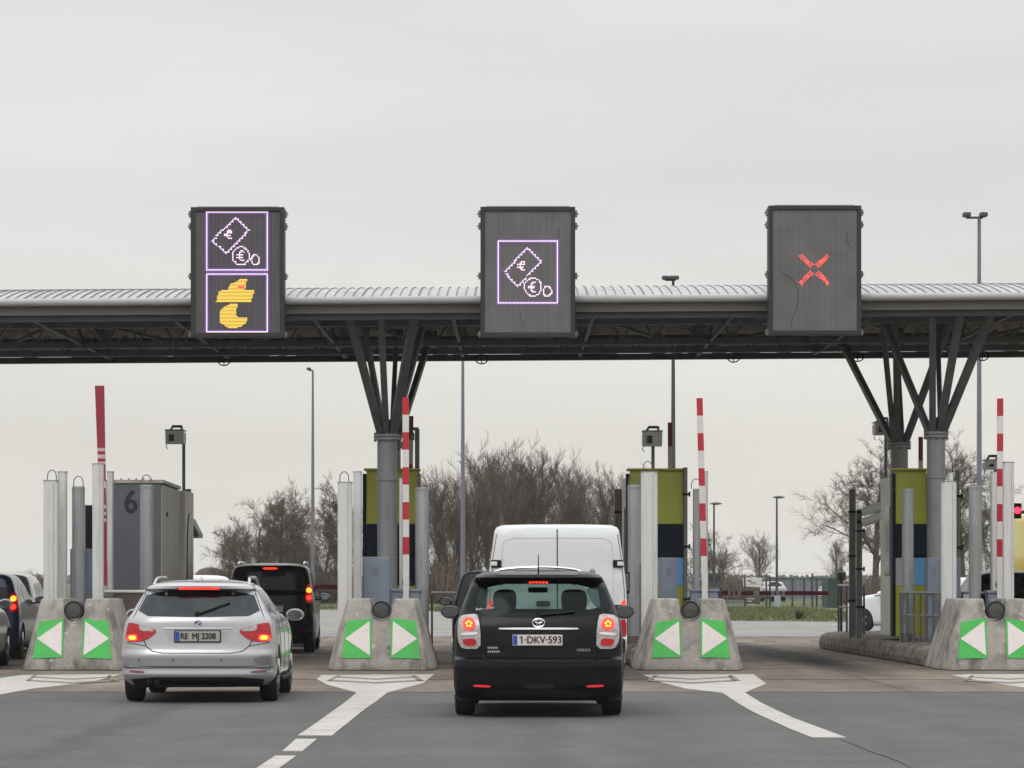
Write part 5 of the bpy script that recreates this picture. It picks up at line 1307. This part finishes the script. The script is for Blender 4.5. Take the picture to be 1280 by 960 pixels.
def street(px, top, base, label, s=1):
    d = F * EYE / (base - HY); x = X(px, d); zt = Z(top, d)
    r = thing("street_lamp", label, "street lamp", (x, d, 0), "street lamps in the car park")
    MB().tube((x, d, 0), (x, d, zt), .075, .045, n=12).build("pole", M['poledark'], r, smooth=True)
    MB().lathe([(.02, -.06), (.25, -.02), (.28, .01), (.12, .08), (.03, .09)], (0, 0, 0), 'z', 20)
    m = MB(); m.lathe([(.05, -.05), (.26, -.01), (.30, .02), (.16, .08), (.03, .10)], (0, 0, 0), 'z', 20); m.v = [(x + s * .1 + a * 1.15, d + b * .7, zt + c) for a, b, c in m.v]; m.build("lamp_head", M['poledark'], r, smooth=True)
street(892.5, 630, 758, "shorter thin street lamp beside the third striped arm"); street(971, 622, 758, "thin street lamp between the third striped arm and the right trees")

# ================================================================= background
dF = 164
FG = "dark fence posts across the grass"
for i, (px, tp) in enumerate(((931, 721), (958, 718), (962.5, 721), (990.5, 723), (1005, 723), (1015.5, 717), (1021, 723))):
    x = X(px, dF); r = thing("fence_post", "thin dark fence post standing on the far edge of the green verge", "post", (x, dF, 0), FG)
    MB().box(x - .045, x + .045, dF, dF + .08, 0, Z(tp, dF)).build("stake", M['poledark'], r)
    MB().box(x - .055, x + .055, dF - .01, dF + .09, Z(tp, dF) - .06, Z(tp, dF)).build("cap", M['poledark'], r)
bg = bpy.data.objects.new("wire_fence", None); bg.location = (X(905, dF), dF, 0); link(bg)
tag(bg, "thin grey wire fence strung along the dark fence posts", "fence")
b = MB()
for k in range(9): b.box(X(905, dF), X(1036, dF), dF + .1, dF + .106, .15 + k * .2, .162 + k * .2)
b.build("wires", M['dark_post'], bg)
d = 170
r = thing("notice_board", "white notice board above a brown base behind the dark fence post", "board", (X(940, d), d, 0))
MB().box(X(929, d), X(952, d), d, d + .1, Z(733, d), Z(722, d)).build("white_panel", M['bwhite'], r)
MB().box(X(930, d), X(950, d), d, d + .12, .1, Z(734, d)).build("brown_panel", mat("board_brown", (.07, .055, .05), .7, var=.15, vscale=1.5), r)
m = MB()
for i, (a, w) in enumerate(((748, 9), (751, 6), (755, 10))): m.box(X(934, d), X(934 + w, d), d - .02, d - .004, Z(a + .9, d), Z(a, d))
m.build("print_lines", M['bwhite'], r)
m = MB().box(X(935, d), X(939, d), d - .02, d - .004, Z(727, d), Z(725, d)).box(X(938, d), X(945, d), d - .02, d - .004, Z(729, d), Z(728, d)); m.build("print_marks", M['poledark'], r)
d = 160
r = thing("green_container", "dark green container box beyond the far right end of the closed barrier", "container", (X(1040, d), d, 0))
MB().box(X(1034.5, d), X(1052, d), d, d + 3, 0, Z(722, d)).build("case", mat("dark_green", (.03, .065, .055), .6, var=.15, vscale=1), r, bevel=.02)
m = MB()
for i in range(8): m.box(X(1036 + i * 2, d), X(1036.5 + i * 2, d), d - .03, d, .05, Z(724, d))
m.build("rib", M['poledark'], r)
d = 175
r = thing("bus_shelter", "small dark shelter right of the third striped arm", "shelter", (X(894, d), d, 0))
MB().box(X(884, d), X(904, d), d, d + 2, Z(719, d), Z(717, d)).build("roof", M['poledark'], r)
for px in (886, 893, 901): MB().box(X(px, d) - .06, X(px, d) + .06, d, d + .1, 0, Z(719, d)).build("upright", M['poledark'], r)
MB().box(X(885, d), X(904, d), d + 1.9, d + 1.95, .3, Z(722, d)).build("back_panel", mat("shelter_back", (.10, .12, .12), .4, var=.3, vscale=1), r)
r = thing("low_fence", "low pale picket fence between the shelter and the notice board", "fence", (X(905, 168), 168, 0))
m = MB()
for i in range(26): m.box(X(904 + i, 168), X(904.35 + i, 168), 168, 168.03, 0, Z(750, 168))
m.box(X(904, 168), X(930, 168), 168.03, 168.06, Z(751, 168), Z(750, 168)); m.build("pickets", M['grey_post'], r)
d = 163
r = thing("lamp_pedestal", "pale square pedestal at the foot of the taller thin street lamp", "pedestal", (X(972, d), d, 0)); MB().box(X(968.5, d), X(976, d), d, d + .4, 0, Z(745, d)).build("case", M['panelgrey'], r, bevel=.02)
o, B = simple_car("parked_car", "small silver car parked behind the dark fence posts", "car", M['silver'], 1.30, .82, 4.0, .2, lights=None, hbl=False); place(o, X(970, 205), 205, R(12))
# low stand-in for far buildings, haze tint put into its blue grey colour
d = 232
r = thing("haze_blue_wall", "long blue grey wall standing in for hazy far buildings, left of the green container", "wall", (X(1000, d), d, 0))
MB().box(X(958, d), X(1040, d), d, d + .4, 0, Z(722.5, d)).build("face", mat("haze_blue", (.19, .22, .26), .7, var=.12, vscale=.3), r)
MB().box(X(957, d), X(1041, d), d - .1, d + .5, Z(722.5, d), Z(721.6, d)).build("coping", mat("haze_blue_top", (.16, .18, .21), .7), r)
m = MB()
for i in range(12): m.box(X(961 + i * 6.5, d), X(961.6 + i * 6.5, d), d - .1, d, 0, Z(723, d))
m.build("wall_ribs", M['dark_post'], r)
r = thing("tent_roof", "tiny pale pointed roof by the green container", "roof", (X(1031, 180), 180, 0))
m = MB(); m.prism_y([(X(1026, 180), Z(745, 180)), (X(1036, 180), Z(745, 180)), (X(1031.5, 180), Z(733, 180))], 180, 183); m.build("canvas", mat("tent_cream", (.45, .42, .36), .7), r)
r = thing("dark_lantern", "dark lantern head on a post left of the bare galvanised posts", "lamp", (X(1051, 69), 69, 0))
MB().lathe([(.03, Z(727, 69)), (.10, Z(724, 69)), (.105, Z(716, 69)), (.05, Z(713, 69)), (.02, Z(709, 69))], (X(1051.5, 69), 69, 0), 'z', 16).build("lamp_head", M['poledark'], r, smooth=True)
MB().tube((X(1051.5, 69), 69, 0), (X(1051.5, 69), 69, Z(726, 69)), .03).build("pole", M['poledark'], r, smooth=True)

# ================================================================= bare trees
def rot(v, ax, a): return Matrix.Rotation(a, 3, ax) @ v
def make_tree(seed, H, spread, up, twiggy, trunk_r, split=.25, kids=5, depth=5, narrow=1.0):
    rr = random.Random(seed); T_ = MB(); Cn = MB(); bud = [0]
    def seg(mb, a, b, r0, r1, n): mb.tube(a, b, r0, r1, n=n, caps=False)
    def grow(p, dr, ln, r, lv):
        steps = 5 if lv < 2 else 4 if lv < 4 else 3
        pts = [p]; d_ = dr.copy()
        for i in range(steps):
            j = Vector((rr.gauss(0, 1), rr.gauss(0, 1), rr.gauss(0, 1))) * (.06 if lv == 0 else .14)
            d_ = (d_ + j + Vector((0, 0, up * (.06 if lv else 0)))).normalized()
            q = pts[-1] + d_ * ln / steps
            f0 = 1 - .55 * i / steps; f1 = 1 - .55 * (i + 1) / steps
            seg(T_ if lv < 1 else Cn, pts[-1], q, max(.005, r * f0), max(.004, r * f1), 8 if lv == 0 else 5 if lv < 3 else 3); pts.append(q)
            if lv < depth:
                start = split if lv == 0 else .15
                t = (i + 1) / steps
                if t > start:
                    k = kids if lv == 0 else (2 if lv < 2 else 3 if lv < 3 else twiggy)
                    for _ in range(k):
                        if rr.random() < (.22 if lv < 2 else .36): continue
                        ax = d_.orthogonal(); ax.rotate(Matrix.Rotation(rr.uniform(0, 6.283), 3, d_))
                        nd = rot(d_, ax, R(rr.uniform(25, 58)) * spread)
                        nl = ln * rr.uniform(.34, .60) * (1.3 - .75 * t if lv == 0 else 1) * (narrow if lv == 0 else 1)
                        if nl > .12: grow(q - d_ * ln / steps * rr.random() * .8, nd, nl, max(.008, r * f1 * rr.uniform(.32, .55)), lv + 1)
    grow(Vector((0, 0, 0)), Vector((0, 0, 1)), H * .92, trunk_r, 0)
    return T_, Cn
TPL = {}
def template(key, *a, **k):
    T_, Cn = make_tree(*a, **k)
    tm = T_.build("trunk", M['bark'], None, smooth=True).data; cm = None
    cn = Cn.build("crown", M['twig'], None)
    cm = cn.data; to = [o for o in bpy.data.objects if o.data in (tm, cm)]
    for o in to: bpy.data.objects.remove(o)
    TPL[key] = (tm, cm, len(cm.polygons)); print("tree", key, len(cm.polygons))
template("broad1", 11, 6.5, 1.0, 1.2, 3, .13, split=.15, kids=4, depth=4)
template("broad2", 12, 6.5, .95, 1.2, 3, .12, split=.15, kids=4, depth=4)
template("tall1", 21, 10, .66, 1.7, 3, .19, split=.05, kids=4, depth=4, narrow=1.1)
template("tall2", 27, 10, .72, 1.5, 3, .19, split=.05, kids=4, depth=4, narrow=1.1)
template("tall3", 28, 10, .64, 1.8, 3, .18, split=.05, kids=4, depth=4, narrow=1.1)
template("big", 31, 9, 1.05, .7, 5, .24, split=.25, kids=6, depth=4)
def tree(key, px, d, s, yaw, label, group, sx=1.0):
    tm, cm, n = TPL[key]; r = thing("bare_tree", label, "tree", (X(px, d), d, -.02), group)
    for nm, me in (("trunk", tm), ("crown", cm)): o = bpy.data.objects.new(nm, me); link(o, r)
    r.rotation_euler = (0, 0, yaw); r.scale = (s * sx, s * sx, s)
GL = "bare trees left of the second island"; GM = "bare trees behind the white van"; GR = "bare trees at the right"
rt = random.Random(9)
LT = ((298, .70, "low spreading bare tree at the left end of the left tree clump"), (322, .80, "bare tree second from the left end of the left clump"), (348, .92, "taller bare tree right above the black boxy car"),
      (372, .98, "bare tree just left of the slim left mast"), (404, .90, "bare tree just right of the slim left mast"), (428, .96, "bare tree partly behind the looped white post of the second island"), (335, .66, "small bare tree filling the low middle of the left clump"), (386, .72, "small bare tree directly behind the slim left mast"), (310, .60, "small bare tree at the left clump just left of the black boxy car roof"), (360, .80, "bare tree in the middle of the left clump"))
for i, (px, s, lb) in enumerate(LT): tree(("broad1", "broad2")[i % 2], px, 192 + rt.uniform(-6, 10), s * .95, rt.uniform(0, 6.28), lb, GL, 1.1)
MT = ((545, .80), (562, .84), (588, .88), (604, .98), (622, 1.0), (640, .92), (660, .95), (684, .93), (706, .92), (728, .86), (748, .84), (768, .86), (576, .70), (790, .7), (512, .8), (650, .72), (716, .74))
ML = ("thin bare tree right beside the second island's round grey post", "bare tree left of the slim middle mast", "bare tree just right of the slim middle mast", "tall bare tree above the black carrier's left roof edge", "tallest bare tree left of the white van", "bare tree over the white van's left roof corner",
      "upright bare tree over the left half of the van roof", "upright bare tree over the middle seam of the van", "upright bare tree over the right half of the van roof", "bare tree over the white van's right roof corner", "bare tree between the van and the far dark thin post", "bare tree behind the far dark thin post of the third island",
      "low bare tree at the foot of the slim middle mast", "bare tree mostly hidden by the middle booth", "bare tree mostly hidden by the second island's booth", "lower bare tree behind the left half of the van roof", "lower bare tree behind the right half of the van roof")
for i, ((px, s), lb) in enumerate(zip(MT, ML)): tree(("tall1", "tall2", "tall3")[i % 3], px, 196 + rt.uniform(-8, 14), s * .80, rt.uniform(0, 6.28), lb, GM, 1.12)
tree("big", 1094, 168, .80, 1.0, "large bare tree with wide crown left of the rear right column", GR, 1.1)
tree("big", 1204, 176, .86, 3.7, "large bare tree behind the posts right of the front right column", GR, 1.0)
tree("broad2", 1240, 190, .85, 2.2, "bare tree between the tall right mast and the rightmost striped arm", GR)
tree("broad1", 1150, 185, .95, 4.2, "bare tree between the two right columns", GR)
tree("tall2", 1046, 300, .45, .5, "small pointed bare tree left of the galvanised posts", GR)
tree("broad1", 908, 200, .46, .5, "small bare tree right behind the shorter thin street lamp", GR)
tree("broad2", 892, 205, .62, 1.9, "small bare tree behind the shorter thin street lamp and shelter", GR)
tree("broad2", 876, 205, .66, 3.0, "small bare tree half hidden by the third striped arm", GR)
tree("tall1", 952, 260, .42, 2.5, "faint small bare tree left of the taller thin street lamp", GR, 1.2)
# undergrowth: dense thin stems
def scrub(name, px0, px1, d0, d1, hmin, hmax, n, label, m, seed):
    rr = random.Random(seed); b = MB()
    for _ in range(n):
        d = rr.uniform(d0, d1); x = rr.uniform(X(px0, d), X(px1, d)); h = rr.uniform(hmin, hmax) * (.75 + .25 * math.sin(x * 1.7 + seed)); a = rr.uniform(0, 6.28); l = rr.uniform(.0, .45) * h
        p = Vector((x, d, rr.uniform(0, h * .5))); q = Vector((x + l * math.cos(a), d + l * math.sin(a), h)); w = .018 + .02 * rr.random()
        u = Vector((w, 0, 0)); b.add([p - u, p + u, q], [(0, 1, 2)])
        for _k in range(2):
            t = rr.uniform(.3, .9); s_ = p.lerp(q, t); e = s_ + Vector((rr.uniform(-.4, .4), rr.uniform(-.3, .3), rr.uniform(.1, .5))); b.add([s_ - u * .5, s_ + u * .5, e], [(0, 1, 2)])
    o = b.build(name, m); o["kind"] = "stuff"; o["label"] = label
scrub("undergrowth", 268, 455, 188, 206, .6, 2.6, 5200, "brown leafless undergrowth below the left tree clump", M['twig'], 1)
scrub("undergrowth", 500, 800, 186, 210, .8, 3.3, 11000, "brown leafless undergrowth below the middle tree clump", M['twig'], 2)
scrub("undergrowth", 1040, 1300, 175, 200, .5, 1.9, 4200, "brown leafless undergrowth below the right trees", M['twig'], 3)
scrub("undergrowth", 870, 930, 190, 205, .4, 1.9, 1800, "brown leafless undergrowth around the shelter", M['twig'], 4)
scrub("roadside_scrub", 0, 70, 180, 200, .4, 2.0, 1800, "brown scrub seen between the left posts", M['twig'], 5)
# far tree line
def treeline(name, x0, x1, d, h0, h1, seed, m, label, step=1.3):
    rr = random.Random(seed); b = MB(); x = x0
    while x < x1:
        h = h0 + (h1 - h0) * (.5 + .5 * math.sin(x * .021 + seed) * math.sin(x * .057)) * rr.uniform(.75, 1.15); rad = rr.uniform(1.5, 3.5)
        for _ in range(9):
            c = Vector((x + rr.gauss(0, rad), d + rr.gauss(0, 6), max(.3, h * rr.uniform(.15, .95)))); k = rr.uniform(.25, .7)
            a = rr.uniform(0, 3.14); u = Vector((math.cos(a), math.sin(a) * .5, rr.uniform(-.4, .4))) * k; v = Vector((-.3 * math.sin(a), .3, 1)) * k * .8
            b.add([c - u - v * .3, c + u - v * .4, c + v * .8 + u * .2, c - u * .6 + v * .6], [(0, 1, 2, 3)])
        x += step
    o = b.build(name, m); o["kind"] = "stuff"; o["label"] = label
fm = mat("far_tree_brown", (.085, .075, .065), .9, var=.3, vscale=.1)
treeline("distant_trees", -330, 330, 760, 1.9, 3.2, 1, fm, "thin far tree line along the horizon", .55)
b = MB(); rr = random.Random(4); d = 420; cx = X(262, d)
for _ in range(2600):
    a = rr.uniform(0, math.pi); q = rr.random() ** .5; p = Vector((cx + 1.75 * math.cos(a) * q * 1.15, d + rr.gauss(0, 1), 1.6 + 1.35 * math.sin(a) * q)); k = .10
    b.add([p, p + Vector((k, 0, rr.uniform(-k, k))), p + Vector((rr.uniform(0, k), 0, k))], [(0, 1, 2)])
tk = thing("round_bush", "small round leafless bush between grey cabin 6 and the black boxy car", "bush", (cx, d, 0))
b.build("crown", M['twig'], tk)
MB().tube((cx, d, 0), (cx, d, 2), .12).build("trunk", M['bark'], tk)
# tree debris on verge
r = thing("small_shrub", "small dark shrub on the verge's front edge", "shrub", (X(1003, 112), 112.5, 0))
b = MB()
for _ in range(160):
    a = rr.uniform(0, 6.28); l = rr.uniform(.1, .38); p = Vector((X(1000, 112), 112.5, .03)); q = p + Vector((l * math.cos(a) * .9 + .1, l * math.sin(a) * .6, rr.uniform(.1, .42))); b.add([p, p + Vector((.03, 0, .02)), q], [(0, 1, 2)])
b.build("branches", mat("shrub_green", (.03, .05, .02), .8), r)

# ================================================================= camera, light, sky
cam = bpy.data.cameras.new("camera"); co = bpy.data.objects.new("camera", cam); link(co); scene.camera = co
co.location = (0, 0, EYE); co.rotation_euler = (R(90), 0, 0)
cam.sensor_width = 36; cam.lens = F / 1280 * 36; cam.shift_y = (HY - 480) / 1280; cam.clip_start = .5; cam.clip_end = 9000
SUN_EL, SUN_AZ = R(48), R(200)
sun = bpy.data.lights.new("sun", 'SUN'); sun.energy = .55; sun.angle = R(28); sun.color = (1, .97, .93)
so = bpy.data.objects.new("sun", sun); link(so)
dirv = Vector((math.cos(SUN_EL) * math.sin(SUN_AZ), math.cos(SUN_EL) * math.cos(SUN_AZ), math.sin(SUN_EL)))
so.rotation_euler = dirv.to_track_quat('Z', 'Y').to_euler()
for o_ in bpy.data.objects:
    if o_.name == "ground":
        for v in o_.data.vertices: v.co.x = max(-1400, min(1400, v.co.x)); v.co.y = min(2400, v.co.y)
hz = MB().box(-1450, 1450, -90, 2450, -1.2, 24).build("haze", None, None)
hm = bpy.data.materials.new("haze_air"); hm.use_nodes = True; hn = hm.node_tree; hn.nodes.clear()
ho = hn.nodes.new("ShaderNodeOutputMaterial"); hv = hn.nodes.new("ShaderNodeVolumePrincipled"); hv.inputs["Color"].default_value = (.97, .97, .97, 1); hv.inputs["Density"].default_value = .00019
hn.links.new(hv.outputs[0], ho.inputs["Volume"]); hz.data.materials.clear(); hz.data.materials.append(hm); hz["kind"] = "stuff"; hz["label"] = "thin pale haze in the air over the plaza"
w = bpy.data.worlds.new("World"); scene.world = w; w.use_nodes = True
nt = w.node_tree; N = nt.nodes; L = nt.links; bg_ = N["Background"]; bg_.inputs[1].default_value = .1
sky = N.new("ShaderNodeTexSky"); sky.sky_type = 'NISHITA'; sky.sun_disc = False; sky.sun_elevation = SUN_EL; sky.sun_rotation = SUN_AZ; sky.dust_density = 5; sky.air_density = 1.5
tc = N.new("ShaderNodeTexCoord"); sp = N.new("ShaderNodeSeparateXYZ"); L.new(tc.outputs["Generated"], sp.inputs[0])
ramp = N.new("ShaderNodeValToRGB"); L.new(sp.outputs["Z"], ramp.inputs[0])
e = ramp.color_ramp.elements
def C(r, g, b_, k): c = lin((r, g, b_)); return (c[0] * k, c[1] * k, c[2] * k, 1)
e[0].position = 0; e[0].color = C(228, 225, 215, 1); e[1].position = 1; e[1].color = C(222, 222, 222, 2.9)
for pos, col in ((.045, C(227, 225, 217, 1)), (.085, C(225, 225, 221, 1)), (.12, C(223, 224, 223, 1)), (.19, C(225, 225, 225, 1.0)), (.30, C(222, 222, 222, 1.35)), (.6, C(222, 222, 222, 2.2))):
    q = ramp.color_ramp.elements.new(pos); q.color = col
mp = N.new("ShaderNodeMapping"); mp.inputs["Scale"].default_value = (1.4, 1.4, 9); L.new(tc.outputs["Generated"], mp.inputs[0])
n = N.new("ShaderNodeTexNoise"); n.inputs["Scale"].default_value = 2.2; n.inputs["Detail"].default_value = 5; L.new(mp.outputs[0], n.inputs["Vector"])
mr = N.new("ShaderNodeMapRange"); L.new(n.outputs[0], mr.inputs[0]); mr.inputs[1].default_value = .3; mr.inputs[2].default_value = .7; mr.inputs[3].default_value = 9.45; mr.inputs[4].default_value = 10.95
vm = N.new("ShaderNodeVectorMath"); vm.operation = 'SCALE'; L.new(ramp.outputs[0], vm.inputs[0]); L.new(mr.outputs[0], vm.inputs["Scale"])
hs = N.new("ShaderNodeHueSaturation"); hs.inputs["Saturation"].default_value = .25; L.new(sky.outputs[0], hs.inputs["Color"])
mx = N.new("ShaderNodeMix"); mx.data_type = 'RGBA'; mx.inputs[0].default_value = .96; L.new(hs.outputs[0], mx.inputs[6]); L.new(vm.outputs[0], mx.inputs[7]); L.new(mx.outputs[2], bg_.inputs[0])
vs = scene.view_settings; vs.view_transform = 'Standard'; vs.look = 'None'; vs.exposure = 0; vs.gamma = 1; vs.use_curve_mapping = False
scene.render.engine = 'CYCLES'; scene.cycles.use_denoising = True; scene.cycles.max_bounces = 6; scene.cycles.transparent_max_bounces = 10
